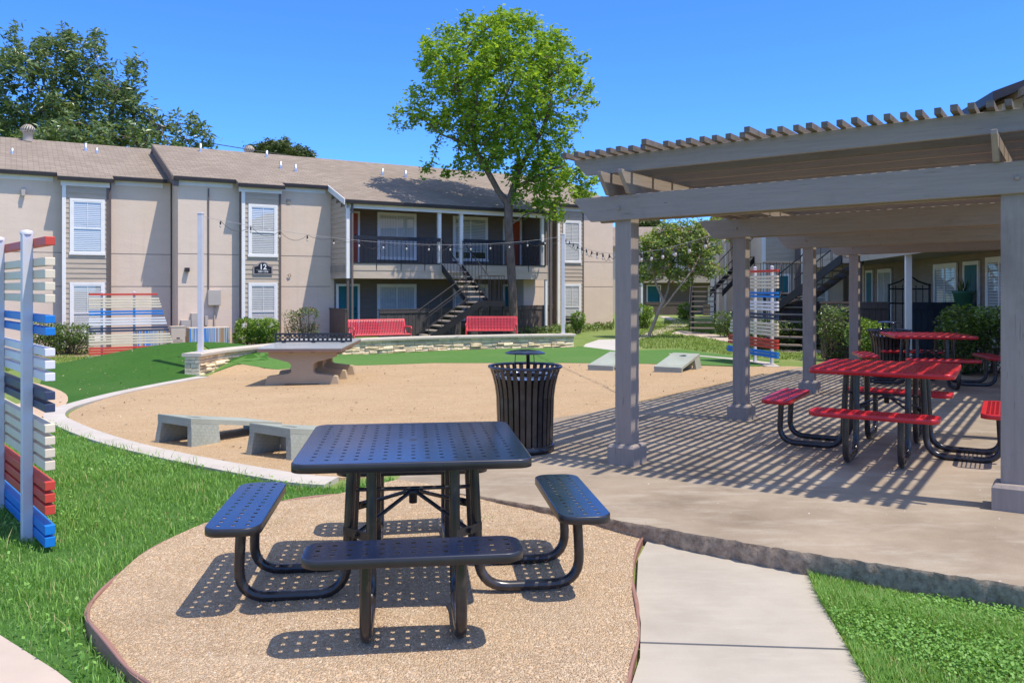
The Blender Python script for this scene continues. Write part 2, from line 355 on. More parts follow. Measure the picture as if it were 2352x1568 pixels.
def npmesh(name, verts, faces, mat, parent=None, at=None, smooth=False):
    """faces: int array (n,3) or (n,4)"""
    verts = np.asarray(verts, dtype=np.float32).reshape(-1, 3)
    off = np.zeros(3)
    if parent is not None:
        r = parent
        while r.parent: r = r.parent
        off = np.array(r.location)
    elif at is not None: off = np.array(at)
    verts = verts-off.astype(np.float32)
    me = bpy.data.meshes.new(name); faces = np.asarray(faces, dtype=np.int32); k = faces.shape[1]
    me.vertices.add(len(verts)); me.vertices.foreach_set('co', verts.ravel())
    me.loops.add(faces.size); me.loops.foreach_set('vertex_index', faces.ravel())
    me.polygons.add(len(faces)); me.polygons.foreach_set('loop_start', np.arange(0, faces.size, k, dtype=np.int32))
    me.polygons.foreach_set('use_smooth', np.full(len(faces), smooth))
    me.update(calc_edges=True); me.validate()
    me.materials.append(MT[mat] if isinstance(mat, str) else mat)
    o = bpy.data.objects.new(name, me); COL.objects.link(o)
    if parent is not None: o.parent = parent
    elif at is not None: o.location = at
    return o
def tag(o, label=None, cat=None, group=None, kind=None):
    if label: o['label'] = label
    if cat: o['category'] = cat
    if group: o['group'] = group
    if kind: o['kind'] = kind
    return o
def thing(name, label, cat, loc=(0, 0, 0), group=None):
    o = bpy.data.objects.new(name, None); COL.objects.link(o); o.location = loc; o.empty_display_size = .2
    return tag(o, label, cat, group)
def copy_tree(o, parent=None):
    c = o.copy(); COL.objects.link(c)
    if parent is not None: c.parent = parent
    for ch in list(o.children): copy_tree(ch, c)
    return c
def bend(pts, rad, seg=6):
    """polyline with rounded corners"""
    pts = [Vector(p) for p in pts]; out = [pts[0]]
    for i in range(1, len(pts)-1):
        a, b, c = pts[i-1], pts[i], pts[i+1]
        d1 = (a-b); d2 = (c-b); r = min(rad, d1.length*.49, d2.length*.49)
        p0 = b+d1.normalized()*r; p1 = b+d2.normalized()*r
        for k in range(seg+1):
            t = k/seg; out.append(p0*(1-t)**2+b*2*t*(1-t)+p1*t*t)
    out.append(pts[-1]); return out

# ------------------------------------------------------------------ layout frames
PA = Vector((1.006, 7.23, 0)); PU = Vector((.565, .825, 0)).normalized(); PV = Vector((PU.y, -PU.x, 0))
def uv(x, y):
    q = Vector((x-PA.x, y-PA.y, 0)); return q.dot(PU), q.dot(PV)
def slab_z(x, y): return .12+.0144*uv(x, y)[1]
B_D = Vector((.854, .520, 0)).normalized(); B_N = Vector((-B_D.y, B_D.x, 0)); B_ANG = math.atan2(B_D.y, B_D.x)
BF = Fr((-6.81, 31.02, 0), B_D, B_N)
def sstep(t, a, b):
    t = min(1, max(0, (t-a)/(b-a))); return t*t*(3-2*t)
def G(x, y):
    """height of the ground"""
    u, v = uv(x, y)
    p = .105+.028*min(v+.6, 0)-.008*max(-3, min(u, 14)); p = max(-.42, p)
    far = -.16-.26*sstep(-x, 5.5, 11)
    p = p*(1-sstep(y, 19, 25))+far*sstep(y, 19, 25)
    p *= sstep(y, 4.8, 7.4)
    p += .62*math.exp(-((x+8.0)/2.9)**2-((y-20.6)/2.0)**2)*(1-sstep(x, -7.6, -6.3)*sstep(19.0+.765*(x+6.6)-y, 0, 1.4))
    return p
def px(x, y, zf=G, off=0.):
    """the point of a ground surface that the photograph shows at (x, y)"""
    Y = 10.
    for i in range(40):
        X = (x-1176)/1900*Y; z = zf(X, Y)+off
        Y2 = (CAMZ-z)*1900/(y-661); Y = Y*.4+Y2*.6
    return ((x-1176)/1900*Y, Y)
def at_depth(x, y, Y): return Vector(((x-1176)/1900*Y, Y, CAMZ-(y-661)/1900*Y))
GX = sorted({i*.5 for i in range(-44, 61)} | {i*.25 for i in range(-48, -8)}); GY = sorted({i*.5 for i in range(-2, 84)} | {i*.25 for i in range(56, 106)})
def smooth_poly(p, k=3):
    """Catmull-Rom through the points of a closed outline"""
    n = len(p); out = []
    for i in range(n):
        a, b, c, d = (Vector(p[(i+j) % n]+(0,)) if len(p[0]) == 2 else Vector(p[(i+j) % n]) for j in (-1, 0, 1, 2))
        for q in range(k):
            t = q/k; v = .5*((2*b)+(c-a)*t+(2*a-5*b+4*c-d)*t*t+(3*b-a-3*c+d)*t**3); out.append((v.x, v.y))
    return out
def smooth_line(p, k=4):
    n = len(p); out = []
    for i in range(n-1):
        a, b, c, d = (Vector(p[min(max(i+j, 0), n-1)]).to_3d() for j in (-1, 0, 1, 2))
        for q in range(k):
            t = q/k; v = .5*((2*b)+(c-a)*t+(2*a-5*b+4*c-d)*t*t+(3*b-a-3*c+d)*t**3); out.append((v.x, v.y))
    out.append(tuple(p[-1])[:2]); return out
def sheet(name, poly, off, mat, zf=G, skirt=.12, kind='structure', xs=GX, ys=GY):
    """a ground covering that follows the terrain, with a shallow skirt round its edge"""
    bm = bmesh.new(); vs = [bm.verts.new((x, y, 0)) for x, y in poly]
    for t in tessellate_polygon([[Vector((x, y, 0)) for x, y in poly]]):
        try: bm.faces.new([vs[i] for i in t])
        except ValueError: pass
    x0, x1 = min(p[0] for p in poly), max(p[0] for p in poly); y0, y1 = min(p[1] for p in poly), max(p[1] for p in poly)
    for x in xs:
        if x0 < x < x1: bmesh.ops.bisect_plane(bm, geom=bm.verts[:]+bm.edges[:]+bm.faces[:], plane_co=(x, 0, 0), plane_no=(1, 0, 0))
    for y in ys:
        if y0 < y < y1: bmesh.ops.bisect_plane(bm, geom=bm.verts[:]+bm.edges[:]+bm.faces[:], plane_co=(0, y, 0), plane_no=(0, 1, 0))
    bmesh.ops.recalc_face_normals(bm, faces=bm.faces)
    for f in bm.faces:
        if f.normal.z < 0: f.normal_flip()
    for v in bm.verts: v.co.z = zf(v.co.x, v.co.y)+off
    if skirt:
        ed = [e for e in bm.edges if e.is_boundary]
        r = bmesh.ops.extrude_edge_only(bm, edges=ed)
        for g in r['geom']:
            if isinstance(g, bmesh.types.BMVert): g.co.z -= skirt
    me = bpy.data.meshes.new(name); bm.to_mesh(me); bm.free()
    me.materials.append(MT[mat]); o = bpy.data.objects.new(name, me); COL.objects.link(o)
    return tag(o, kind=kind)
def inpoly(P, poly):
    x, y = P[:, 0], P[:, 1]; r = np.zeros(len(P), bool); n = len(poly)
    for i in range(n):
        x0, y0 = poly[i]; x1, y1 = poly[(i+1) % n]
        if y0 == y1: continue
        c = ((y0 > y) != (y1 > y)) & (x < (x1-x0)*(y-y0)/(y1-y0)+x0); r ^= c
    return r
def catenary(a, b, sag, n=24): return [a.lerp(b, i/n)-Vector((0, 0, sag*4*(i/n)*(1-i/n))) for i in range(n+1)]
# ------------------------------------------------------------------ ground, paths, slab
far_xs = GX+[-400, -200, -100, -60, -40, -30, 40, 60, 100, 200]; far_ys = GY+[-200, -60, -20, 45, 50, 60, 80, 120, 200, 400]
sheet('lawn', [(-500, -300), (500, -300), (500, 700), (-500, 700)], -.012, 'lawn_far', skirt=0, xs=far_xs, ys=far_ys)
# plaza of decomposed granite with its kerb
plaza_px = [(1360, 948), (1278, 960), (1190, 985), (1060, 1020), (925, 1075), (760, 1100), (620, 1082), (480, 1060), (300, 1024), (190, 985), (158, 962), (172, 942), (250, 914), (380, 882), (478, 863), (498, 853), (560, 847), (640, 845),
            (780, 839), (1000, 834), (1300, 834), (1480, 836), (1680, 842), (1850, 843), (1700, 872), (1500, 915)]
plaza = [px(*p) for p in plaza_px]
sheet('gravel_plaza', smooth_poly(plaza, 3), .006, 'gravel_far', skirt=.05)
kerb_line = [px(*p) for p in [(770, 1106), (700, 1101), (600, 1085), (480, 1063), (380, 1042), (290, 1020), (215, 996), (158, 972), (138, 958), (152, 942), (200, 926), (280, 905), (380, 884), (474, 867)]]
def strip_poly(line, w0, w1):
    L = []; Rr = []; n = len(line)
    for i, p in enumerate(line):
        a = Vector(line[max(i-1, 0)]); b = Vector(line[min(i+1, n-1)]); t = (b-a).normalized(); nn = Vector((-t.y, t.x))
        L.append(tuple(Vector(p)+nn*w0)); Rr.append(tuple(Vector(p)+nn*w1))
    return L+Rr[::-1]
kerb_w = [.02, .28]
sheet('kerb', strip_poly(smooth_line(kerb_line, 4), .20, -.06), .028, 'kerb', skirt=.12)
# artificial turf: mound to the left, strip in front of the stone seat wall
turf_px = [(160, 938), (205, 922), (285, 902), (385, 881), (478, 864), (462, 835), (452, 815)]
wall_px = [(462, 850, -.25), (560, 838, -.25), (700, 824, -.25), (850, 815, -.25), (1000, 810.5, -.25), (1160, 806.5, -.25), (1322, 803, -.25)]
def zconst(c): return lambda x, y: c
wall_line = [px(462, 812, zconst(.24)), px(520, 803, zconst(.24)), px(600, 794.5, zconst(.24)), px(700, 786, zconst(.24)), px(800, 780.5, zconst(.24)), px(920, 775.5, zconst(.24)), px(1050, 772, zconst(.24)), px(1180, 769.5, zconst(.24)), px(1318, 767.5, zconst(.24))]
wall_s = smooth_line(wall_line, 5)
mound = [px(*p) for p in turf_px]+[(-6.4, 18.9), (-5.2, 20.5), (-4.6, 23.0), (-5.2, 25.2), (-7.0, 26.2), (-9.2, 25.2), (-10.9, 23.2), (-11.2, 20.3), (-10.0, 17.6), (-8.6, 15.0), (-7.4, 12.6), (-6.8, 11.6)]
sheet('artificial_turf', smooth_poly(mound, 2), .012, 'turf', skirt=.05)
strip = [px(*p) for p in [(545, 847), (640, 845), (780, 839), (1000, 834), (1300, 834), (1480, 836), (1735, 842), (1790, 830), (1640, 812), (1560, 803), (1415, 806)]]+[(2.05, 25.6)]+[(x+.03, y-.1) for x, y in wall_s[::-1]][:38]
sheet('artificial_turf', strip, .012, 'turf_pale', skirt=.05)
# far paths
pa = [px(*p) for p in [(1332, 806), (1345, 790), (1375, 780), (1420, 779), (1452, 780), (1452, 806)]]
sheet('footpath', pa, .004, 'path_white', skirt=.04)
pa2 = [px(*p) for p in [(1452, 784), (1452, 776), (1474, 768), (1500, 760), (1535, 748), (1545, 741), (1535, 733), (1515, 727), (1535, 727), (1562, 738), (1583, 745), (1560, 754), (1520, 766), (1490, 774)]]
sheet('footpath', smooth_poly(pa2, 2), .008, 'path_far', skirt=.04)
pb = [px(*p) for p in [(1540, 766), (1600, 772), (1700, 790), (1800, 808), (1900, 812), (2000, 806), (2000, 800), (1900, 804), (1800, 797), (1700, 778), (1620, 764), (1560, 759)]]
sheet('footpath', pb, .0, 'path_far', skirt=.04)
pc = [px(*p) for p in [(1537, 812.5), (1580, 815), (1622, 818), (1682, 823), (1729, 828), (1775, 834), (1792, 843), (1765, 843), (1729, 832.5), (1682, 826.5), (1622, 820.5), (1580, 817), (1537, 814)]]
sheet('kerb', pc, .014, 'kerb', skirt=.04)
# sandy path on the far left and the corner path
pd = [px(*p) for p in [(-400, 855), (-100, 862), (30, 872), (100, 886), (140, 900), (156, 914), (150, 932), (120, 950), (80, 965), (40, 975), (-60, 985), (-60, 940), (40, 930), (80, 915), (20, 898), (-400, 880)]]
sheet('footpath', smooth_poly(pd, 2), .02, 'gravel_path', skirt=.04)
pe = [px(*p) for p in [(-900, 1330), (-200, 1400), (0, 1462), (60, 1500), (130, 1545), (200, 1600), (260, 1700), (-600, 1800), (-1200, 1700)]]
sheet('footpath', pe, .01, 'path_far', skirt=.06)
# bare strip by the building
sheet('flower_bed', [tuple(BF(s, r, 0)[:2]) for s, r in [(-14, 1.0), (-14, -1.6), (-9, -2.0), (-6.2, -2.1), (-5.5, -2.2), (-3.9, -1.7), (-.2, -1.9), (-.2, -.1), (-5.3, -.1), (-5.4, 1.0)]], .01, 'mulch', skirt=.05)
# near gravel circle
circ_px = [(1480, 1243), (1458, 1290), (1452, 1350), (1462, 1410), (1466, 1470), (1452, 1540), (1420, 1620), (1300, 1700), (900, 1760), (500, 1680), (330, 1585), (262, 1535), (213, 1478), (202, 1420), (226, 1378), (282, 1322), (345, 1276), (475, 1222), (640, 1178), (775, 1163)]
circ = [px(*p, zconst(.0)) for p in circ_px]
tail = [px(*p, zconst(.0)) for p in [(905, 1146), (1110, 1170), (1280, 1196), (1400, 1215)]]
tail = [(x, y+.12) for x, y in tail]
circ_s = smooth_line(circ, 4)
sheet('gravel_bed', circ_s+tail, .036, 'gravel_near', skirt=.05, zf=lambda x, y: G(x, y)+.012*math.sin(3*x+1)*math.sin(2.6*y))
# concrete walk with joints
wk = [px(*p, zconst(.0)) for p in [(1490, 1248), (1600, 1264), (1720, 1285), (1846, 1305), (1876, 1372), (1920, 1452), (1990, 1568), (2090, 1720), (1405, 1720), (1445, 1600), (1470, 1520), (1472, 1440), (1462, 1370), (1466, 1290)]]
jl = [px(*p, zconst(.02)) for p in [(1440, 1474), (1960, 1491)]]
# the walk is two slabs with a joint between them
def clip_half(poly, a, b, keep):
    out = []; n = len(poly)
    def side(p): return ((b[0]-a[0])*(p[1]-a[1])-(b[1]-a[1])*(p[0]-a[0]))*keep
    for i in range(n):
        p, q = poly[i], poly[(i+1) % n]; sp, sq = side(p), side(q)
        if sp >= 0: out.append(p)
        if sp*sq < 0:
            t = sp/(sp-sq); out.append((p[0]+(q[0]-p[0])*t, p[1]+(q[1]-p[1])*t))
    return out
g_ = .007
sheet('pavement', clip_half(wk, (jl[0][0], jl[0][1]+g_), (jl[1][0], jl[1][1]+g_), 1), .022, 'walk', skirt=.08)
sheet('pavement', clip_half(wk, (jl[0][0], jl[0][1]-g_), (jl[1][0], jl[1][1]-g_), -1), .020, 'walk', skirt=.08)
# patio slab under the pergola, with a broken front edge
front = [px(*p, slab_z) for p in [(905, 1112), (1010, 1126), (1111, 1140), (1260, 1166), (1407, 1192), (1550, 1217), (1700, 1243), (1844, 1268), (2000, 1291), (2180, 1319), (2352, 1345), (2700, 1398)]]
left = [px(*p, slab_z) for p in [(1850, 841), (1700, 872), (1500, 916), (1360, 946), (1278, 959), (1200, 978), (1100, 1006), (1000, 1040), (930, 1078)]]
right_back = [(7.6, 4.2), (10.5, 9.5), (10.2, 15.5), (7.0, 15.6)]
fr = []
for i in range(len(front)-1):
    for k in range(12):
        t = k/12; x = front[i][0]*(1-t)+front[i+1][0]*t; y = front[i][1]*(1-t)+front[i+1][1]*t
        fr.append((x+random.uniform(-.01, .01), y+random.uniform(-.012, .012)))
slab_poly = fr+right_back+left
sheet('patio_slab', slab_poly, 0, 'slab', zf=slab_z, skirt=0)
mb = MB(); n = len(slab_poly)
rows = []
lv = [0, -.012, -.03, -.07, -.11, -.34]
for i, (x, y) in enumerate(slab_poly):
    a = Vector(slab_poly[i-1]); b = Vector(slab_poly[(i+1) % n]); t = (b-a).normalized(); nn = Vector((t.y, -t.x))
    z = slab_z(x, y); col = []
    fr_w = 1 if i < len(fr) else .2
    for j, d in enumerate(lv):
        o = 0 if j == 0 else fr_w*(.004+random.uniform(-.005, .004)-(.006 if j > 3 else 0))
        col.append((x+nn.x*o, y+nn.y*o, z+d+(random.uniform(-.004, .004)*fr_w if 0 < j < 5 else 0)))
    rows.append(col)
vs = [p for c in rows for p in c]; k = len(lv)
fs = [(i*k+j, ((i+1) % n)*k+j, ((i+1) % n)*k+j+1, i*k+j+1) for i in range(n) for j in range(k-1)]
mb.add(vs, fs, 0, True); tag(mb.build('patio_slab_edge', 'slab_edge'), kind='structure')
# thin control joints of the slab are cut lines: dark narrow sheets
def joint(a, b):
    a, b = Vector(a).to_3d(), Vector(b).to_3d(); t = (b-a).normalized(); nn = Vector((-t.y, t.x, 0))*.004
    pts = []
    for p in (a-nn, b-nn, b+nn, a+nn): pts.append((p.x, p.y, slab_z(p.x, p.y)+.004))
    return pts
mb = MB()
for a, b in ((PA+PU*3.0+PV*1.2, PA+PU*3.0+PV*4.2), (PA+PU*6.0-PV*.4, PA+PU*6.0+PV*5)):
    mb.add(joint(a, b), [(0, 1, 2, 3)])
tag(mb.build('patio_slab_joint', 'joint'), kind='structure')
# plastic edging round the gravel circle
mb = MB(); e_line = circ_s[:]; vs = []; n = len(e_line)
for i, p in enumerate(e_line):
    a = Vector(e_line[max(i-1, 0)]); b = Vector(e_line[min(i+1, n-1)]); t = (b-a).normalized(); nn = Vector((-t.y, t.x))
    h = .030+.006*math.sin(i*.7)+(.052*math.exp(-((i-46)/5.)**2))
    z = G(*p)
    lean = .008*math.sin(i*.45)
    for d, zz in ((-.008, -.05), (-.008+lean, h), (.010+lean, h), (.010, -.05)): vs.append((p[0]-nn.x*d, p[1]-nn.y*d, z+zz))
fs = [(i*4+j, i*4+4+j, i*4+5+j, i*4+1+j) for i in range(n-1) for j in range(3)]
mb.add(vs, fs, 0, False)
mb.tube([(e_line[i][0], e_line[i][1], vs[i*4+1][2]) for i in range(n)], .009, 6)
c0 = e_line[20]
tag(mb.build('garden_edging', 'edging', at=(c0[0], c0[1], 0)), 'wavy reddish brown plastic edging strip curving round the gravel bed under the black table', 'edging')

# ------------------------------------------------------------------ grass blades, clover, pebbles
def blades(name, poly, excl, count, h, w, mat, lean=.55, patch=None, zf=G):
    P = np.array(poly); lo, hi = P.min(0), P.max(0)
    pts = rng.uniform(lo, hi, (int(count*2.2), 2)); ok = inpoly(pts, poly)
    for e in excl: ok &= ~inpoly(pts, e)
    # keep what the camera can see plus a margin
    ok &= (pts[:, 1] > 2.2) & (np.abs(pts[:, 0]/np.maximum(pts[:, 1], .1)) < .75)
    pts = pts[ok][:count]; n = len(pts)
    z = np.array([zf(x, y) for x, y in np.round(pts, 1)]) if n < 30000 else None
    if z is None:
        # bilinear lookup on a coarse grid
        gx = np.arange(lo[0]-.5, hi[0]+1, .25); gy = np.arange(lo[1]-.5, hi[1]+1, .25)
        gz = np.array([[zf(a, b) for b in gy] for a in gx])
        ix = (pts[:, 0]-gx[0])/.25; iy = (pts[:, 1]-gy[0])/.25; i0 = ix.astype(int); j0 = iy.astype(int); fx, fy = ix-i0, iy-j0
        z = gz[i0, j0]*(1-fx)*(1-fy)+gz[i0+1, j0]*fx*(1-fy)+gz[i0, j0+1]*(1-fx)*fy+gz[i0+1, j0+1]*fx*fy
    a = rng.uniform(0, 2*np.pi, n); hh = rng.uniform(h[0], h[1], n)*(.75+.5*np.sin(pts[:, 0]*2.3+np.sin(pts[:, 1]*3.1)*1.4)**2)
    ww = rng.uniform(w[0], w[1], n); L = rng.uniform(.15, lean, n)*hh*1.3
    dx, dy = np.cos(a), np.sin(a); b = np.stack([pts[:, 0], pts[:, 1], z-.012], 1)
    s = np.stack([-dy*ww, dx*ww, np.zeros(n)], 1)
    mid = b+np.stack([dx*L*.3, dy*L*.3, hh*.62], 1); tip = b+np.stack([dx*L, dy*L, hh], 1)
    V = np.stack([b-s, b+s, mid+s*.8, mid-s*.8, tip], 1).reshape(-1, 3)
    i = np.arange(n)[:, None]*5
    F = np.concatenate([i+np.array([0, 1, 2]), i+np.array([0, 2, 3]), i+np.array([3, 2, 4])], 0)
    return tag(npmesh(name, V, F, mat), kind='stuff')
near_left = [px(*p) for p in [(-500, 940), (-60, 985), (60, 972), (128, 965), (150, 990), (215, 1012), (290, 1036), (380, 1058), (480, 1079), (600, 1101), (700, 1117), (770, 1122)]]+[px(900, 1120, zconst(0))]+tail[:1]+circ_s[::-1][:-40]+[px(240, 1640), px(190, 1600), px(130, 1545), px(0, 1462), px(-200, 1400), px(-900, 1330)]
circ_full = circ_s+tail
kerb_poly = strip_poly(smooth_line(kerb_line, 4), .20, -.06)
sheet('lawn', near_left, .0, 'lawn', skirt=0)
blades('grass', near_left, [circ_full, pe, kerb_poly], 165000, (.03, .062), (.0015, .003), 'blade')
blades('grass', near_left, [circ_full, pe, kerb_poly], 5000, (.07, .11), (.002, .0035), 'blade', .9)
near_right = [px(*p, zconst(0)) for p in [(1850, 1296), (2000, 1322), (2180, 1348), (2352, 1372), (2800, 1440), (2700, 1750), (2070, 1720), (1990, 1568), (1920, 1452), (1876, 1372)]]
sheet('lawn', near_right, .0, 'lawn', skirt=0)
blades('grass', near_right, [slab_poly], 110000, (.035, .075), (.0016, .003), 'blade')
def clover(poly, excl, count, mat='clover', h=(.03, .06), r=(.008, .016), thresh=.1):
    P = np.array(poly); lo, hi = P.min(0), P.max(0)
    pts = rng.uniform(lo, hi, (count*4, 2)); ok = inpoly(pts, poly)
    for e in excl: ok &= ~inpoly(pts, e)
    f = np.sin(pts[:, 0]*3.1+1.3*np.sin(pts[:, 1]*2.2))+np.sin(pts[:, 1]*4.3+pts[:, 0]*1.7)
    ok &= f+rng.uniform(-.7, .7, len(pts)) > thresh; pts = pts[ok][:count]; n = len(pts)
    a = rng.uniform(0, 6.283, n); rr = rng.uniform(r[0], r[1], n); z = rng.uniform(h[0], h[1], n)
    z = z+np.array([G(x, y) for x, y in pts])
    c = np.stack([pts[:, 0], pts[:, 1], z], 1); tx, ty = rng.normal(0, .45, n), rng.normal(0, .45, n)
    def off(dx, dy): return c+np.stack([dx, dy, dx*tx+dy*ty], 1)
    V = np.stack([off(rr*np.cos(a+k), rr*np.sin(a+k)) for k in (0, 1.57, 3.14, 4.71)], 1).reshape(-1, 3)
    F = np.arange(n*4).reshape(-1, 4)
    return tag(npmesh('clover', V, F, mat), kind='stuff')
clover(near_right, [slab_poly], 14000, r=(.004, .0085), thresh=.2, h=(.03, .06))
clover(near_left, [circ_full, pe, kerb_poly], 13000, r=(.006, .012), thresh=.5)
def pebbles(name, poly, count, r, mats, zoff, zf=G):
    P = np.array(poly); lo, hi = P.min(0), P.max(0)
    pts = rng.uniform(lo, hi, (count*3, 2)); ok = inpoly(pts, poly) & (pts[:, 1] > 2.4); pts = pts[ok][:count]; n = len(pts)
    rr = rng.uniform(r[0], r[1], n)*rng.uniform(.6, 1, n); z = np.array([zf(x, y) for x, y in pts])+zoff
    c = np.stack([pts[:, 0], pts[:, 1], z], 1); a = rng.uniform(0, 6.28, n)
    ring = [c+np.stack([np.cos(a+k)*rr*rng.uniform(.6, 1.2, n), np.sin(a+k)*rr*rng.uniform(.6, 1.2, n), -rr*.2], 1) for k in (0, 1.6, 3.1, 4.7)]
    top = c+np.stack([rr*.2, rr*.1, rr*rng.uniform(.35, .75, n)], 1)
    V = np.stack(ring+[top], 1).reshape(-1, 3); i = np.arange(n)[:, None]*5
    F = np.concatenate([i+np.array(q) for q in ((0, 1, 4), (1, 2, 4), (2, 3, 4), (3, 0, 4))], 0)
    m, nt, b = newmat('loose_pebble'); s = island(nt)
    c_ = mixc(nt, s, mats[0], mats[1]); c_ = mixc(nt, ramp(nt, s, .9, .95), c_, mats[2]); nt.links.new(c_, b.inputs['Base Color']); b.inputs['Roughness'].default_value = .9
    return tag(npmesh(name, V, F, m), kind='stuff')
pebbles('loose_gravel', circ_full, 20000, (.003, .0075), ((.36, .22, .12), (.70, .49, .30), (.70, .57, .42)), .038, lambda x, y: G(x, y)+.012*math.sin(3*x+1)*math.sin(2.6*y))
pebbles('loose_gravel', plaza, 7000, (.006, .014), ((.38, .24, .14), (.70, .50, .33), (.26, .18, .12)), .010)
pebbles('loose_gravel', slab_poly, 500, (.004, .011), ((.40, .30, .22), (.70, .60, .5), (.3, .2, .14)), .002, slab_z)
# small weeds in the gravel
for (x, y, q) in [(350, 1180, 40), (620, 1215, 40), (1240, 1240, 30), (1420, 1480, 40), (985, 1208, 70), (820, 1460, 50), (1260, 1300, 60), (570, 1290, 40), (480, 1278, 30), (1130, 1200, 30)]:
    c = px(x, y, zconst(.03)); d = .07
    blades('weeds', [(c[0]-d, c[1]-d*.7), (c[0]+d, c[1]-d*.7), (c[0]+d, c[1]+d*.7), (c[0]-d, c[1]+d*.7)], [], q, (.02, .06), (.002, .005), 'clover', 1.2)
# longer grass tufts along kerbs and slab edge
for a, b, q in (((1860, 1312), (2352, 1372), 1200), ((130, 1000), (770, 1122), 2600)):
    p0, p1 = px(*a, zconst(0)), px(*b, zconst(0))
    nn = Vector((-(p1[1]-p0[1]), p1[0]-p0[0])).normalized()*.06
    if q > 2000:
        kp = kerb_poly[len(kerb_poly)//2:]
        blades('grass', strip_poly(smooth_line(kerb_line, 4)[:30], .23, .12), [], q, (.05, .10), (.002, .0035), 'blade', 1.0)
    else:
        blades('grass', [(p0[0]-nn.x, p0[1]-nn.y), (p1[0]-nn.x, p1[1]-nn.y), (p1[0]+nn.x, p1[1]+nn.y), (p0[0]+nn.x, p0[1]+nn.y)], [slab_poly], q, (.05, .12), (.002, .0035), 'blade', .9)
# distant lawn texture: sparse tufts on the far lawns
far_right = [px(*p) for p in [(1415, 776), (1480, 800), (1560, 800), (1640, 810), (1800, 826), (1950, 815), (2050, 800), (1900, 775), (1700, 750), (1560, 735), (1415, 748)]]
blades('grass', far_right, [pa, pb, pc], 26000, (.03, .09), (.006, .012), 'blade_far', .8)
far_left = [px(*p) for p in [(-100, 850), (60, 850), (160, 848), (260, 820), (200, 806), (60, 806), (-100, 815)]]
blades('grass', far_left, [mound, pd], 6000, (.03, .09), (.006, .012), 'blade_far', .8)
# ------------------------------------------------------------------ building parts
SH12 = shinglemat(B_ANG)
MT['stripes'] = stripemat()
MT['shingle'] = SH12
def siding(mb, F, s0, s1, z0, z1, r, sgn=-1, exp=.165, m=0, zfun=None):
    """lap boards on the plane b = r, proud towards sgn*b; zfun cuts the top to a slope"""
    z = z0
    while z < z1-.01:
        t = min(z+exp, z1)
        p = [F(s0, r+sgn*.004, t), F(s1, r+sgn*.004, t), F(s1, r+sgn*.022, z), F(s0, r+sgn*.022, z), F(s1, r, z), F(s0, r, z)]
        mb.add(p, [(0, 1, 2, 3), (3, 2, 4, 5)], m); z = t
def window(F, r, s0, s1, z0, z1, root, kind='single', blind='blind', lift=0., trim='trim', open_low=False):
    """a window on the plane b = r, looking towards -b"""
    tw = .085; mb = MB()
    mb.box(F, s0, s1, r-.045, r-.0, z1-tw, z1); mb.box(F, s0-.02, s1+.02, r-.06, r-.0, z0, z0+tw)
    mb.box(F, s0, s0+tw, r-.045, r, z0+tw, z1-tw); mb.box(F, s1-tw, s1, r-.045, r, z0+tw, z1-tw)
    w = mb.build('window', trim, root)
    a0, a1, c0, c1 = s0+tw, s1-tw, z0+tw, z1-tw
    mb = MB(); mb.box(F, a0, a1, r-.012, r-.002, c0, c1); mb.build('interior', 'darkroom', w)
    mb = MB()
    e = .035
    mb.box(F, a0, a1, r-.040, r-.022, c1-e, c1); mb.box(F, a0, a1, r-.040, r-.022, c0, c0+e); mb.box(F, a0, a0+e, r-.040, r-.022, c0+e, c1-e); mb.box(F, a1-e, a1, r-.040, r-.022, c0+e, c1-e)
    md = (a0+a1)/2; mz = c0+(c1-c0)*.47
    if kind == 'single':
        mb.box(F, a0+e, a1-e, r-.040, r-.022, mz-.02, mz+.02); mb.box(F, md-.008, md+.008, r-.036, r-.024, mz+.02, c1-e)
    else: mb.box(F, md-.025, md+.025, r-.040, r-.022, c0+e, c1-e)
    mb.build('sash', 'trim', w)
    mb = MB(); mb.add([F(a0+e, r-.030, c0+e), F(a1-e, r-.030, c0+e), F(a1-e, r-.030, c1-e), F(a0+e, r-.030, c1-e)], [(0, 1, 2, 3)]); mb.build('pane', 'glass', w)
    mb = MB()
    if blind == 'blind':
        z = c1-e-.02; zb = c0+e+lift
        while z > zb:
            mb.add([F(a0+e, r-.0145, z+.022), F(a1-e, r-.0145, z+.022), F(a1-e, r-.021, z-.028), F(a0+e, r-.021, z-.028)], [(0, 1, 2, 3)]); z -= .062
        mb.build('blind', 'blind', w)
    elif blind == 'curtain':
        n = 26; vs = []
        for i in range(n+1):
            x = a0+e+(a1-a0-2*e)*i/n; y = r-.0165+.004*math.sin(i*1.9); vs += [F(x, y, c0+e), F(x, y, c1-e)]
        mb.add(vs, [(2*i, 2*i+2, 2*i+3, 2*i+1) for i in range(n)], 0, True); mb.build('curtain', 'curtain', w)
    else:   # upright vertical blinds
        n = max(4, int((a1-a0)/.11))
        for i in range(n):
            x0 = a0+e+(a1-a0-2*e)*i/n; x1 = a0+e+(a1-a0-2*e)*(i+1)/n-.006
            mb.add([F(x0, r-.0145, c0+e+lift), F(x1, r-.0195, c0+e+lift), F(x1, r-.0195, c1-e), F(x0, r-.0145, c1-e)], [(0, 1, 2, 3)])
        mb.build('blind', 'blind', w)
    return w
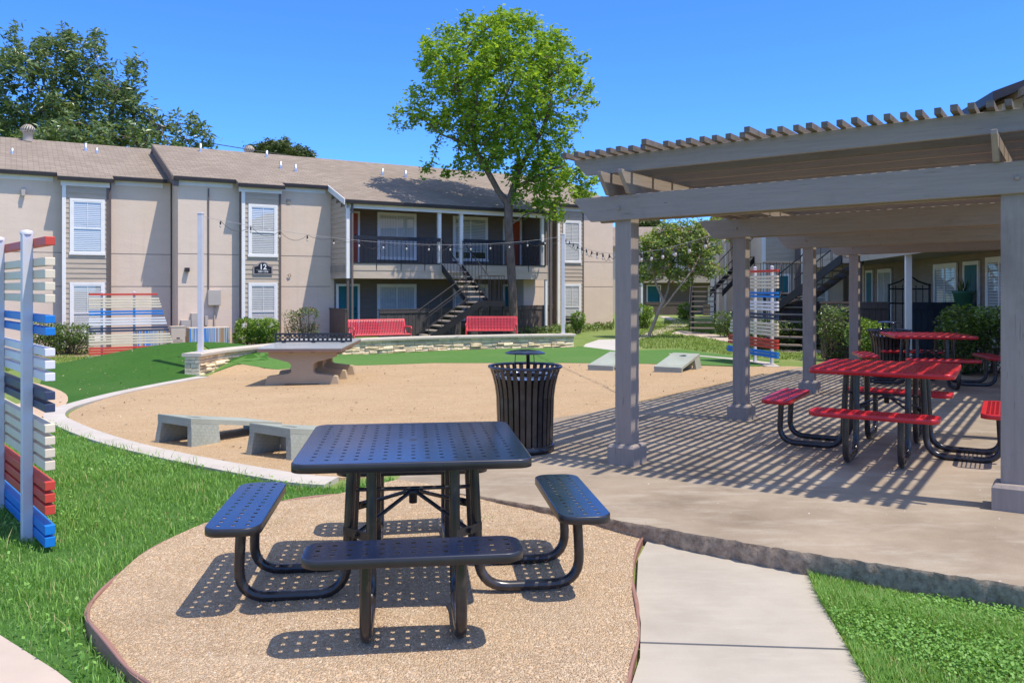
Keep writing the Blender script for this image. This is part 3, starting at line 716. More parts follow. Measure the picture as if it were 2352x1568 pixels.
def door(F, r, s0, s1, z0, z1, root, mat, hinge=1):
    tw = .085; mb = MB()
    mb.box(F, s0, s1, r-.045, r, z1-tw, z1); mb.box(F, s0, s0+tw, r-.045, r, z0, z1-tw); mb.box(F, s1-tw, s1, r-.045, r, z0, z1-tw)
    f = mb.build('door_frame', 'trim', root)
    mb = MB(); a0, a1 = s0+tw+.002, s1-tw-.002; mb.box(F, a0, a1, r-.02, r-.001, z0+.01, z1-tw-.004)
    for x0, x1, y0, y1 in ((.14, .44, .12, .42), (.56, .86, .12, .42), (.14, .44, .5, .9), (.56, .86, .5, .9)):
        w = a1-a0; h = z1-z0-.1
        mb.box(F, a0+w*x0, a0+w*x1, r-.026, r-.0201, z0+h*y0, z0+h*y1)
    d = mb.build('door', mat, root)
    mb = MB(); x = a1-.09 if hinge > 0 else a0+.09
    c = F(x, r-.05, z0+.95); mb.lathe(c, [(.001, -.03), (.03, -.02), (.03, .02), (.001, .03)], 8); mb.box(F, x-.03, x+.03, r-.035, r-.02, z0+1.08, z0+1.2); mb.build('handle', 'black_metal', d)
    return d
def roof_slab(F, s0, s1, r0, r1, zf, th, name, root, mat):
    mb = MB(); p = [F(s, r, zf(r)+dz) for dz in (0, -th) for s, r in ((s0, r0), (s1, r0), (s1, r1), (s0, r1))]
    mb.add(p, [(0, 1, 2, 3), (7, 6, 5, 4), (0, 4, 5, 1), (1, 5, 6, 2), (2, 6, 7, 3), (3, 7, 4, 0)]); return mb.build(name, mat, root)
def lamp(F, s, r, z, root):
    mb = MB(); mb.box(F, s-.05, s+.05, r-.03, r, z-.06, z+.06); mb.prism(F, [(s-.06, z-.02), (s+.06, z-.02), (s+.05, z-.22), (s-.05, z-.22)], r-.16, r-.04); mb.build('wall_lamp', 'grey_box', root, .004)

def building12():
    root = thing('apartment_building', 'two storey tan stucco apartment building with red and teal doors and a 12 plaque', 'building', BF(4, 0, -.45))
    zE = 5.46; SL = .372
    zr = lambda r: zE+.06+SL*r                     # top face of the front slope
    zg = -.6
    def joints(mb, s0, s1, r):
        for z in (2.82, 1.70): mb.box(BF, s0, s1, r-.004, r+.01, z-.011, z+.011)
    def eave(s0, s1, r, wall_r):
        """dark gutter and pale frieze board"""
        mb = MB(); zt = zr(r)-.03; mb.prism(Fr(BF(0, 0, 0), B_N, B_D), [(r-.10, zt), (r-.085, zt-.115), (r-.005, zt-.115), (r-.005, zt)], s0, s1); mb.build('gutter', 'dark', root)
        mb = MB(); mb.box(BF, s0+.06, s1-.06, wall_r-.035, wall_r+.01, zr(wall_r)-.36, zr(wall_r)-.2); mb.build('frieze_board', 'trim', root)
    # --- the two main bodies
    r1 = 1.2
    mb = MB(); mb.prism(Fr(BF(0, 0, 0), B_N, B_D), [(r1, zg), (r1, zr(0)-.16), (r1+4.5, zr(4.5)-.16), (r1+9, zr(0)-.16), (r1+9, zg)], -17, -5.42); mb.build('stucco_wall', 'stucco', root)
    mb = MB(); mb.prism(Fr(BF(0, 0, 0), B_N, B_D), [(0, zg), (0, zr(0)-.16), (4.5, zr(4.5)-.16), (9, zr(0)-.16), (9, zg)], -5.37, 13.4); mb.build('stucco_wall', 'stucco', root)
    mb = MB(); joints(mb, -17, -8.8, r1); joints(mb, -7.45, -5.42, r1); joints(mb, -5.37, -3.35, 0); joints(mb, -2.0, 0, 0); joints(mb, 8.9, 10.05, 0); joints(mb, 11.45, 13.4, 0); mb.build('control_joint', 'joint', root)
    # --- roofs
    zr1 = lambda r: zr(r-r1)
    ov = .17
    roof_slab(BF, -17.2, -5.36, r1-ov, r1+4.5, zr1, .15, 'roof', root, SH12); roof_slab(BF, -17.2, -5.36, r1+4.5, r1+9.2, lambda r: zr1(r1+4.5)-SL*(r-r1-4.5), .15, 'roof', root, SH12)
    roof_slab(BF, -5.55, 13.65, -ov, 4.5, zr, .15, 'roof', root, SH12); roof_slab(BF, -5.55, 13.65, 4.5, 9.2, lambda r: zr(4.5)-SL*(r-4.5), .15, 'roof', root, SH12)
    roof_slab(BF, -.12, 8.75, -1.775-ov, -ov-.002, zr, .15, 'roof', root, SH12)
    for s0, s1, rr in ((-8.95, -7.3, r1), (-3.5, -1.88, 0), (9.9, 11.6, 0)):
        f = zr1 if rr else zr
        roof_slab(BF, s0, s1, rr-.4-ov, rr-ov-.002, f, .15, 'roof', root, SH12)
    # barge boards of the projecting gable ends
    G_ = Fr(BF(0, 0, 0), B_N, B_D)
    for s, ra, rb, dd in ((-5.57, -ov-.02, 4.55, .13), (-.14, -1.775-ov-.02, -ov, .20)):
        mb = MB(); mb.prism(G_, [(ra, zr(ra)+.012), (rb, zr(rb)+.012), (rb, zr(rb)-dd), (ra, zr(ra)-dd)], s-.03, s-.001); mb.build('barge_board', 'trim' if s > -1 else 'siding_dark', root)
    mb = MB(); mb.prism(G_, [(-ov, zr(-ov)-.152), (4.5, zr(4.5)-.152), (4.5, zr(4.5)-.36), (-ov, zr(-ov)-.36)], -5.555, -5.375); mb.build('barge_soffit', 'trim_brown', root)
    # eaves
    mbs = [(-17.1, -8.95, r1-ov, r1, 1), (-8.95, -7.3, r1-.4-ov, r1-.4, 1), (-7.3, -5.57, r1-ov, r1, 1)]
    for s0, s1, r, wr, k in mbs:
        q = Fr(BF(0, 0, 0), B_N, B_D); mb = MB(); zt = zr1(r)-.03; mb.prism(q, [(r-.10, zt), (r-.085, zt-.115), (r-.005, zt-.115), (r-.005, zt)], s0, s1); mb.build('gutter', 'dark', root)
        mb = MB(); mb.box(BF, s0+.1, s1-.1, wr-.035, wr+.01, zr1(wr)-.36, zr1(wr)-.2); mb.build('frieze_board', 'trim', root)
    eave(-5.53, -3.5, -ov, 0); eave(-3.5, -1.88, -.4-ov, -.4); eave(-1.88, -.14, -ov, 0); eave(-.12, 8.75, -1.775-ov, -1.775); eave(8.75, 9.9, -ov, 0); eave(9.9, 11.6, -.4-ov, -.4); eave(11.6, 13.65, -ov, 0)
    # --- siding bays with paired windows
    for k, (s0, s1, rr) in enumerate(((-8.8, -7.45, r1), (-3.33, -2.0, 0), (10.05, 11.42, 0))):
        r = rr-.4; f = zr1 if rr else zr
        mb = MB(); mb.box(BF, s0, s1, r, rr+.02, zg, f(r)-.17); b = mb.build('bay', 'trim_brown', root)
        mb = MB(); siding(mb, BF, s0+.10, s1-.02, -.5, f(r)-.36, r); mb.build('siding', 'siding', b)
        mb = MB(); mb.box(BF, s0-.012, s0+.10, r-.034, r+.05, -.5, f(r)-.34); mb.build('corner_board', 'trim', b)
        mb = MB(); mb.box(BF, s1-.05, s1+.02, r-.03, r+.05, -.5, f(r)-.34); mb.build('corner_board', 'trim_brown', b)
        w0 = s0+.21; w1 = s1-.10
        if k == 2: w0 += .05; w1 -= .05
        window(BF, r-.005, w0, w1, 2.74, 4.60, root, lift=.02); window(BF, r-.005, w0, w1, -.10, 1.83, root, lift=(.0, .22, .38)[k])
        # downpipe in the corner
        mb = MB(); q = rr-.075; mb.box(BF, s1+.035, s1+.125, q-.04, q+.05, -.4, f(rr)-.3); mb.build('downpipe', 'trim_brown', root, .006)
    # --- projecting balcony block
    rb = -1.775; zf2 = 2.47; zlow = 1.99
    mb = MB(); mb.box(BF, 0, 8.6, rb+.005, -.005, zf2-.26, zf2); mb.build('balcony_floor', 'soffit', root)
    mb = MB(); siding(mb, BF, .02, 8.6, zlow, zf2+.10, rb-.001, exp=.29); mb.box(BF, .02, 8.6, rb+.001, rb+.06, zlow, zf2+.1); mb.build('balcony_fascia', 'siding', root)
    SF = Fr(BF(0, 0, 0), -B_N, B_D)      # side wall seen from the left: a runs outwards, b along the building
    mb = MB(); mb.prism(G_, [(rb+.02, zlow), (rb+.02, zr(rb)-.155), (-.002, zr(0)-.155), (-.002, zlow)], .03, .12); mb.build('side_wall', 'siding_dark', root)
    mb = MB(); z = zlow
    while z < 5.4:
        t = z+.185; ra = rb+.03
        if t > zr(rb)-.36: ra = max(rb+.03, (t+.34-.06-zE)/SL)
        if ra < -.1: p = [BF(.026, ra, t), BF(.026, -.01, t), BF(.006, -.01, z), BF(.006, ra, z), BF(.03, -.01, z), BF(.03, ra, z)]; mb.add(p, [(0, 1, 2, 3), (3, 2, 4, 5)])
        z = t
    mb.build('side_siding', 'siding', root)
    mb = MB(); mb.box(BF, -.025, .11, rb-.035, rb+.05, zlow-.0, zr(rb)-.2); mb.build('corner_board', 'trim', root)
    mb = MB(); mb.box(BF, .13, .20, rb-.12, rb-.04, -.45, zr(rb)-.2); mb.build('downpipe', 'trim_brown', root, .005)
    mb = MB(); mb.box(BF, .02, .12, rb+.0, rb+.1, -.5, zlow-.002); mb.build('porch_post', 'trim_brown', root)
    mb = MB(); mb.box(BF, 8.50, 8.6, rb, rb+.1, -.5, zlow-.002); mb.build('porch_post', 'trim', root)
    mb = MB(); mb.box(BF, 8.66, 8.75, rb-.1, rb-.02, -.45, zr(rb)-.2); mb.build('downpipe', 'trim_brown', root, .005)
    mb = MB(); mb.prism(G_, [(rb+.02, zlow), (rb+.02, zr(rb)-.155), (-.002, zr(0)-.155), (-.002, zlow)], 8.52, 8.62); mb.build('side_wall', 'siding_dark', root)
    for s in (3.72, 4.66, 8.42):
        mb = MB(); mb.box(BF, s-.065, s+.065, rb+.07, rb+.2, zf2+.001, zr(rb)-.165); mb.build('porch_column', 'trim', root, .004)
    mb = MB(); mb.box(BF, .12, 8.52, rb+.02, -.01, zr(rb)-.22, zr(rb)-.17); mb.build('porch_ceiling', 'soffit', root)
    # walls behind the porch: brown boards
    for z0, z1 in ((-.3, zf2-.262), (zf2+.002, zr(rb)-.225)):
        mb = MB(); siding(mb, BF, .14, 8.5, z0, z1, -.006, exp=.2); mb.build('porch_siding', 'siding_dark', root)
    r = -.03
    door(BF, r, .21, 1.14, zf2+.01, zf2+2.10, root, 'orange_red'); door(BF, r, .21, 1.14, -.28, 1.80, root, 'teal')
    door(BF, r, 7.50, 8.42, zf2+.01, zf2+2.10, root, 'orange_red', -1); door(BF, r, 7.50, 8.42, -.28, 1.80, root, 'teal', -1)
    window(BF, r, 1.85, 3.50, 2.74, 4.58, root, 'pair', 'upright'); window(BF, r, 5.13, 6.76, 2.74, 4.58, root, 'pair', 'blind', lift=.22)
    window(BF, r, 1.85, 3.50, .3, 1.80, root, 'pair', 'upright'); window(BF, r, 5.13, 6.76, .3, 1.80, root, 'pair', 'blind')
    mb = MB(); mb.box(BF, 7.93, 8.5, -1.0, -.045, -.5, zlow-.002); mb.build('store_wall', 'stucco', root)
    # balcony railing
    for s0, s1 in ((.14, 3.70), (4.70, 8.5)):
        mb = MB(); mb.box(BF, s0, s1, rb-.045, rb-.005, zf2+.92, zf2+1.06); mb.box(BF, s0, s1, rb-.04, rb-.01, zf2+.07, zf2+.10)
        rail = mb.build('balcony_rail', 'black_metal', root)
        mb = MB(); n = int((s1-s0)/.16)
        for i in range(n+1):
            s = s0+.01+(s1-s0-.02)*i/n; mb.box(BF, s-.009, s+.009, rb-.034, rb-.016, zf2+.101 if i % 6 else zf2-.18, zf2+.919)
        mb.build('balusters', 'black_metal', rail)
    # --- staircase: upper flight, landing, lower flight
    st = MB(); steps = MB(); rail = MB()
    zl = 1.16; rl0, rl1 = rb-2.05, rb-3.05
    for s in (3.76, 4.62): st.prism(G_, [(rb-.05, zf2+.05), (rb-.05, zf2-.22), (rl0, zl-.14), (rl0, zl+.10)], s-.02, s+.02)
    n = 7
    for i in range(1, n):
        z = zf2-(zf2-zl)*i/n; r_ = rb-.05-(2.0)*i/n; steps.box(BF, 3.79, 4.59, r_-.13, r_+.14, z-.045, z)
    steps.box(BF, 3.70, 4.72, rl1, rl0, zl-.05, zl)
    st.box(BF, 3.68, 4.74, rl1-.03, rl1, zl-.16, zl+.02); st.box(BF, 3.68, 4.74, rl0, rl0+.03, zl-.16, zl+.02); st.box(BF, 4.72, 4.75, rl1, rl0, zl-.16, zl+.02)
    for s in (3.72, 4.7):
        for r_ in (rl0-.04, rl1+.04): st.box(BF, s-.03, s+.03, r_-.03, r_+.03, -.4, zl-.051)
    # lower flight runs to the left
    sb = 1.75; zb = -.12
    for r_ in (rl0+.02, rl1-.02): st.prism(BF, [(3.70, zl+.06), (3.70, zl-.20), (sb, zb-.12), (sb, zb+.14)], r_-.02, r_+.02)
    n = 8
    for i in range(1, n):
        z = zl-(zl-zb)*i/n; s = 3.66-(3.66-sb)*i/n; steps.box(BF, s-.13, s+.14, rl1, rl0, z-.045, z)
    # rails
    for s in (3.74, 4.64):
        rail.tube([BF(s, rb-.05, zf2+.98), BF(s, rl0, zl+.92)], .02, 6)
        for i in range(9):
            t = i/8; rail.tube([BF(s, rb-.05+(rl0-rb+.05)*t, zf2+(zl-zf2)*t+.0), BF(s, rb-.05+(rl0-rb+.05)*t, zf2+(zl-zf2)*t+.95-.03*t)], .010, 5)
    for r_ in (rl0+.02, rl1-.02):
        rail.tube([BF(3.70, r_, zl+.92), BF(sb, r_, zb+.92)], .02, 6); rail.tube([BF(3.70, r_, zl+.45), BF(sb, r_, zb+.45)], .012, 6)
        for i in range(5):
            t = i/4; rail.tube([BF(3.70+(sb-3.70)*t, r_, zl+(zb-zl)*t), BF(3.70+(sb-3.70)*t, r_, zl+(zb-zl)*t+.92)], .012, 5)
    for a, b in (((3.74, rl1), (4.7, rl1)), ((4.72, rl1), (4.72, rl0))):
        rail.tube([BF(*a, zl+.92), BF(*b, zl+.92)], .016, 6)
        for i in range(6): t = i/5; rail.tube([BF(a[0]+(b[0]-a[0])*t, a[1]+(b[1]-a[1])*t, zl), BF(a[0]+(b[0]-a[0])*t, a[1]+(b[1]-a[1])*t, zl+.92)], .008, 5)
    sc_ = st.build('staircase', 'black_metal', root); steps.build('steps', 'siding', sc_); rail.build('stair_rail', 'dark', sc_)
    # --- wall fittings
    mb = MB(); mb.box(BF, -4.42, -4.0, -.20, 0, 1.05, 1.52+.05); mb.build('meter_box', 'grey_box', root, .006)
    mb = MB(); mb.box(BF, -4.40, -4.36, -.05, 0, 1.573, 5.1); mb.build('conduit', 'trim_brown', root)
    mb = MB(); mb.box(BF, -4.20, -4.16, -.06, 0, -.3, 1.05); mb.build('conduit', 'siding', root)
    mb = MB(); mb.box(BF, -4.98, -4.70, -.25, 0, .1, .78); mb.box(BF, -5.3, -4.99, -.22, 0, .0, .55); mb.box(BF, -4.52, -4.42, -.18, 0, .35, .68); mb.build('meter_box', 'grey_box', root, .006)
    mb = MB(); mb.box(BF, -5.16, -5.02, -.16, 0, 2.20, 2.34); mb.build('wall_lamp', 'dark', root)
    mb = MB(); mb.box(BF, -1.66, -1.50, -.03, 0, 4.72, 4.88); mb.box(BF, -1.62, -1.54, -.04, -.0301, 4.75, 4.85); mb.build('wall_vent', 'siding', root)
    mb = MB(); mb.tube([BF(-1.62, -.05, 2.12), BF(-1.55, -.1, 2.16), BF(-1.5, -.05, 2.10), BF(-1.55, -.02, 2.02)], .012, 6, closed=True); mb.build('hose_hook', 'trim_brown', root)
    lamp(BF, -9.9, r1, 4.85, root); lamp(BF, 9.25, 0, 5.0, root)
    mb = MB(); mb.box(BF, 9.45, 9.6, -.04, 0, 2.15, 2.28); mb.build('wall_vent', 'siding', root)
    # roof pipes and turbine vents
    for s, r, h in ((-7.85, 4.5, .30), (-7.5, 4.3, .2), (-10.2, 3.2, .2), (-3.9, 3.9, .34), (-1.33, 3.9, .28), (-1.3, 2.0, .3), (-.8, 1.7, .3), (3.0, 2.2, .3), (4.0, 2.1, .32)):
        z = (zr1(r) if s < -5.5 else zr(r))-.02; mb = MB(); c = BF(s, r, z); mb.lathe(c, [(.06, 0), (.05, .06), (.05, h), (.001, h)], 10); mb.build('vent_pipe', 'steel', root)
    for s, r, sc2, base in ((-9.7, 5.4, 1, .3), (-1.75, 5.1, .9, .3)):
        z = (zr1(min(r, 5.7)) if s < -5.5 else zr(4.5)-.2)-.03; mb = MB(); c = BF(s, r, z)
        mb.lathe(c, [(.17*sc2, 0), (.16*sc2, base), (.2*sc2, base+.02)], 16); v = mb.build('turbine_vent', 'ac_tan', root)
        mb = MB(); n = 18
        for i in range(n):
            a = 2*math.pi*i/n; vs = []
            for k in range(7):
                t = k/6; rr = (.17+.13*math.sin(math.pi*t))*sc2*(1-.35*t); zz = base+.02+.30*t*sc2
                for d in (0, .2): vs.append((c.x+rr*math.cos(a+d+t*.4), c.y+rr*math.sin(a+d+t*.4), c.z+zz+(.0 if d == 0 else .006)))
            mb.add(vs, [(2*k, 2*k+1, 2*k+3, 2*k+2) for k in range(6)], 0, True)
        mb.lathe(c, [(.14*sc2, base+.30*sc2), (.001, base+.34*sc2)], 16); mb.build('turbine_blades', 'ac_tan', v)
    return root
building12()
# number plaque
def text_mesh(body, size, F, s, r, z, mat, parent, bold=True):
    cu = bpy.data.curves.new('lettering', 'FONT'); cu.body = body; cu.size = size; cu.align_x = 'CENTER'; cu.extrude = .003
    if bold: cu.offset = size*.018
    tmp = bpy.data.objects.new('lettering', cu); COL.objects.link(tmp)
    me = bpy.data.meshes.new_from_object(tmp.evaluated_get(bpy.context.evaluated_depsgraph_get()))
    bpy.data.objects.remove(tmp); bpy.data.curves.remove(cu)
    rt_ = parent
    while rt_.parent: rt_ = rt_.parent
    off = Vector(rt_.location)
    for v in me.vertices: v.co = F(s+v.co.x, r-v.co.z, z+v.co.y)-off
    me.materials.clear(); me.materials.append(MT[mat]); me.update()
    o = bpy.data.objects.new('lettering', me); COL.objects.link(o); o.parent = parent; return o
def plaque():
    c = BF(-2.62, -.43, 2.35); root = thing('number_sign', 'black arched plaque reading 12 on the siding between the stacked windows', 'sign', c)
    s, z = -2.62, 2.12
    def outline(g):
        p = [(s-.34+g, z+g), (s+.34-g, z+g), (s+.34-g, z+.31-g)]; R_ = .215-g
        p += [(s+R_*math.cos(a), z+.27+R_*.86*math.sin(a)) for a in [math.pi*(.06+.88*i/14) for i in range(15)]]
        return p+[(s-.34+g, z+.31-g)]
    mb = MB(); mb.prism(BF, outline(0), -.46, -.428); mb.build('border', 'sign_grey', root)
    mb = MB(); mb.prism(BF, outline(.04), -.466, -.4602); f = mb.build('face', 'sign_black', root)
    a = text_mesh('12', .26, BF, s, -.467, z+.185, 'letter', f); b = text_mesh('1201-1216', .085, BF, s, -.467, z+.075, 'letter', f)
    mb = MB(); mb.box(BF, s-.24, s+.24, -.470, -.4662, z+.155, z+.166); mb.build('rule', 'sign_grey', f)
plaque()

# ------------------------------------------------------------------ patio fences of the building
def board_fence(label, F, s0, s1, z0, z1, mat, group='board fences round the patios', th=.05, along='s'):
    """vertical boards with a cap rail, seen from -b"""
    root = thing('patio_fence', label, 'fence', F((s0+s1)/2, 0, z0), group)
    mb = MB(); n = max(2, int((s1-s0)/.14)); w = (s1-s0)/n
    for i in range(n):
        g = .004; mb.box(F, s0+i*w+g, s0+(i+1)*w-g, -.012+.004*(i % 2), .012, z0, z1-.02)
    mb.box(F, s0, s1, .013, .04, z0+.1, z1-.02); mb.build('boards', mat, root)
    mb = MB(); mb.box(F, s0-.03, s1+.03, -.05, .06, z1-.018, z1+.02); mb.box(F, s0, s1, -.04, -.0125, z1-.14, z1-.019); mb.build('cap_rail', mat, root)
    return root
FR = Fr(BF(0, -1.95, 0), B_D, B_N)
FS = Fr(BF(.0, -1.8, 0), B_N, -B_D)       # facing left
board_fence('brown board patio fence beside the teal door at the stucco corner', FS, .06, 1.78, -.5, .88, 'fence_brown')
board_fence('dark board patio fence behind the nearer red bench and the stair foot', FR, 1.15, 4.5, -.5, .86, 'fence_dark')
board_fence('dark board patio fence right of the staircase behind the tree trunk', FR, 4.85, 7.35, -.5, .90, 'fence_dark')
board_fence('brown board patio fence under the balcony end by the stucco wall', Fr(BF(0, -1.6, 0), B_D, B_N), 7.5, 8.95, -.5, .92, 'fence_brown')

# ------------------------------------------------------------------ air conditioners
def ac_unit(label, s0, s1, r0, r1, z0, z1, front):
    root = thing('air_conditioner', label, 'air conditioner', BF((s0+s1)/2, (r0+r1)/2, z0), 'air conditioners by the stucco wall')
    mb = MB(); mb.box(BF, s0, s1, r0, r1, z0+.03, z1); mb.build('cabinet', 'ac_tan', root, .015)
    mb = MB(); mb.box(BF, s0-.05, s1+.05, r0-.05, r1+.05, z0-.12, z0+.029); mb.build('pad', 'walk', root)
    if front == 'stripes':
        mb = MB(); mb.box(BF, s0+.01, s1-.01, r0-.03, r0-.001, z0+.05, z1-.02); mb.build('front_screen', 'stripes', root)
    else:
        mb = MB()
        for i in range(6): mb.box(BF, s0+.08, s1-.08, r0-.012, r0-.001, z0+.12+i*.05, z0+.145+i*.05)
        mb.box(BF, s0-.01, s1+.01, r0-.01, r1+.01, z1+.001, z1+.03); mb.build('louvre', 'ac_tan', root)
        mb = MB(); mb.box(BF, (s0+s1)/2-.05, (s0+s1)/2+.05, r0-.012, r0-.001, z1-.38, z1-.34); mb.build('handle', 'darkroom', root)
ac_unit('air conditioner with blue and tan painted stripes behind the white post', -5.22, -3.93, -1.2, -.6, -.36, .33, 'stripes')
ac_unit('plain tan air conditioner cabinet standing between two striped ones', -5.78, -5.34, -1.2, -.75, -.42, .36, 'plain')
ac_unit('striped air conditioner partly hidden behind the far slat screen', -6.8, -5.9, -1.1, -.5, -.42, .30, 'stripes')

# ------------------------------------------------------------------ building on the right, along the shaded side of the court
E_D = Vector((.188, .98, 0)).normalized(); E_N = Vector((E_D.y, -E_D.x, 0))    # along the facade; into the building
EF = Fr((10.4, 18.6, 0), E_D, E_N)     # b > 0 is inside
MT['shingle_side'] = shinglemat(math.atan2(E_D.y, E_D.x), 'side_roof_shingles')
def right_building():
    root = thing('apartment_building', 'long two storey building in shade behind the pergola with teal doors and black stairs', 'building', EF(4, 0, 0))
    # near block with porches: main wall plane b = 0
    mb = MB(); mb.box(EF, -9.0, 13.4, .0, 8.0, -.5, 5.25); mb.build('stucco_wall', 'stucco', root)
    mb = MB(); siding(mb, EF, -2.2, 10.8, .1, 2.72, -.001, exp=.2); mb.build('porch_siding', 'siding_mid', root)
    mb = MB(); siding(mb, EF, -9, 13.4, 2.74, 5.2, -.001, exp=.2); mb.build('siding', 'siding', root)
    mb = MB(); mb.box(EF, -2.4, 13.2, -1.7, -.024, 2.42, 2.72); mb.build('balcony_floor', 'soffit', root)
    mb = MB(); siding(mb, EF, -2.4, 13.2, 2.36, 2.80, -1.701, exp=.22); mb.build('balcony_fascia', 'siding', root)
    r = -.03
    door(EF, r, -.45, .55, .10, 2.25, root, 'teal', -1); door(EF, r, 9.3, 10.3, .10, 2.25, root, 'teal', -1)
    window(EF, r, 1.0, 2.75, .55, 2.25, root, 'pair', 'blind'); window(EF, r, 6.9, 8.6, .55, 2.25, root, 'pair', 'curtain'); window(EF, r, -2.3, -.85, .4, 2.3, root, 'pair', 'blind')
    for s in (4.15, -1.0+.2):
        mb = MB(); mb.box(EF, s-.06, s+.06, -1.66, -1.54, .0, 2.41); mb.build('porch_post', 'trim', root)
    mb = MB(); mb.box(EF, 4.0, 4.08, -1.68, -1.52, .0, 2.41); mb.build('downpipe', 'trim_brown', root)
    # roof of the near block
    zr = lambda b: 5.45+.33*b
    roof_slab(EF, -9.3, 13.5, -.4, 4.2, zr, .15, 'roof', root, 'shingle_side'); roof_slab(EF, -9.3, 13.5, 4.2, 8.4, lambda b: zr(4.2)-.33*(b-4.2), .15, 'roof', root, 'shingle_side')
    # projecting gabled bay near the camera, upper storey only: its sunny end looks this way
    bz = .42; s0 = -3.1; b0 = -.55
    mb = MB(); mb.prism(Fr(EF(0, 0, 0), E_N, E_D), [(b0, 2.7), (b0, 4.72+bz), (3.0, 6.0+bz), (3.0, 2.7)], s0, s0+1.6); b = mb.build('bay', 'siding', root)
    roof_slab(EF, s0-.35, s0+1.8, b0-.28, 3.2, lambda q: 4.98+bz+.36*(q-b0), .17, 'roof', root, 'dark')
    mb = MB(); mb.prism(Fr(EF(0, 0, 0), E_N, E_D), [(b0, 4.50+bz), (b0, 4.70+bz), (3.0, 5.98+bz), (3.0, 5.78+bz)], s0-.04, s0-.001); mb.build('frieze_board', 'f_cream', root)
    mb = MB(); mb.box(EF, s0-.06, s0-.002, .45, .6, 2.7, 5.1+bz); mb.build('downpipe', 'fence_navy', root)
    mb = MB(); z = 3
    while z < 4.7:
        p = [EF(s0-.002, b0+.02, z+.2), EF(s0-.002, .44, z+.2), EF(s0-.024, .44, z), EF(s0-.024, b0+.02, z)]; mb.add(p, [(0, 1, 2, 3)]); z += .2
    mb.build('siding', 'siding', root)
    # middle block, stepped out towards the court; sunlit siding end with slanting shadow
    s1 = 13.7; w = -3.15
    mb = MB(); mb.box(EF, s1, s1+7.5, w, 8, -.5, 5.2); mb.build('stucco_wall', 'stucco', root)
    FE = Fr(EF(s1, 0, 0), -E_N, E_D)   # a: towards the court, b: away from the camera
    mb = MB(); siding(mb, FE, -.2, -w-.12, 2.2, 5.15, -.004, exp=.2); mb.build('siding', 'siding', root)
    mb = MB(); mb.box(FE, -w-.12, -w+.03, -.035, .0, -.4, 5.1); mb.build('corner_board', 'trim', root)
    mb = MB(); mb.box(FE, 1.65, 1.78, -.5, -.38, -.4, 5.1); mb.build('corner_board', 'trim', root)
    mb = MB(); mb.box(FE, 1.80, 1.98, -.5, -.36, -.4, 5.1); mb.build('corner_board', 'trim_brown', root)
    mb = MB(); mb.box(FE, .2, 1.6, -.32, -.006, -.4, 2.6); mb.build('store_wall', 'stucco', root)
    window(FE, -.33, .75, 1.35, .45, 2.2, root, 'single', 'curtain')
    door(FE, -.01, 2.1, 2.75, .1, 2.2, root, 'teal')
    zr2 = lambda b: 5.40+.33*(b-w)
    roof_slab(EF, s1-1.0, s1+7.7, w-.35, w+4.4, zr2, .15, 'roof', root, 'shingle_side'); roof_slab(EF, s1-1.0, s1+7.7, w+4.4, 8, lambda b: zr2(w+4.4)-.33*(b-w-4.4), .15, 'roof', root, 'shingle_side')
    # far block
    s2 = s1+7.5; w2 = -4.4
    mb = MB(); mb.box(EF, s2, s2+9, w2, 8, -.6, 5.1); mb.build('stucco_wall', 'stucco', root)
    FE2 = Fr(EF(s2, 0, 0), -E_N, E_D)
    mb = MB(); mb.box(FE2, -w2-.9, -w2-.75, -.035, 0, -.4, 5.0); mb.box(FE2, -w2-.35, -w2-.25, -.035, 0, -.4, 5.0); mb.build('corner_board', 'trim', root)
    window(FE2, -.005, .2-w2-1.9, -w2-.95, 2.9, 4.5, root); window(FE2, -.005, .2-w2-1.9, -w2-.95, .3, 1.9, root)
    roof_slab(EF, s2-.6, s2+9, w2-.35, w2+4.4, lambda b: 5.3+.33*(b-w2), .15, 'roof', root, 'shingle_side'); roof_slab(EF, s2-.6, s2+9, w2+4.4, 8, lambda b: 5.3+.33*4.4-.33*(b-w2-4.4), .15, 'roof', root, 'shingle_side')
    return root
right_building()
def steel_stair(label, foot, head, width, posts=True, wood='siding_mid'):
    """a straight flight between two points with plate strings and thin rails"""
    f, h = Vector(foot), Vector(head); root = thing('steel_staircase', label, 'staircase', f, 'outdoor steel staircases')
    d = (h-f); run = Vector((d.x, d.y, 0)); L = run.length; t = run.normalized(); sd = Vector((-t.y, t.x, 0)); F = Fr((f.x, f.y, 0), t, sd)
    mb = MB()
    for s in (-1, 1): y = s*width/2; mb.prism(F, [(0, f.z+.10), (0, f.z-.16), (L, h.z-.22), (L, h.z+.04)], y-.02, y+.02)
    mb.build('stringer', 'black_metal', root)
    mb = MB(); n = max(5, int((h.z-f.z)/.19))
    for i in range(n+1):
        x = L*i/n; z = f.z+(h.z-f.z)*i/n; mb.box(F, x-.14, x+.14, -width/2+.022, width/2-.022, z-.045, z)
    mb.build('steps', wood, root)
    mb = MB()
    for s in (-1, 1):
        y = s*width/2; mb.tube([F(0, y, f.z+.92), F(L, y, h.z+.92)], .02, 6)
        for i in range(8):
            q = i/7; mb.tube([F(L*q, y, f.z+(h.z-f.z)*q), F(L*q, y, f.z+(h.z-f.z)*q+.92)], .010, 5)
    mb.build('stair_rail', 'dark', root)
    if posts:
        mb = MB()
        for s in (-1, 1): y = s*(width/2-.05); mb.box(F, L-.06, L+.0, y-.03, y+.03, -.3, h.z-.22); mb.box(F, L*.8-.03, L*.8+.03, y-.03, y+.03, -.3, f.z+(h.z-f.z)*.8-.22)
        mb.build('support_post', 'black_metal', root)
    return root
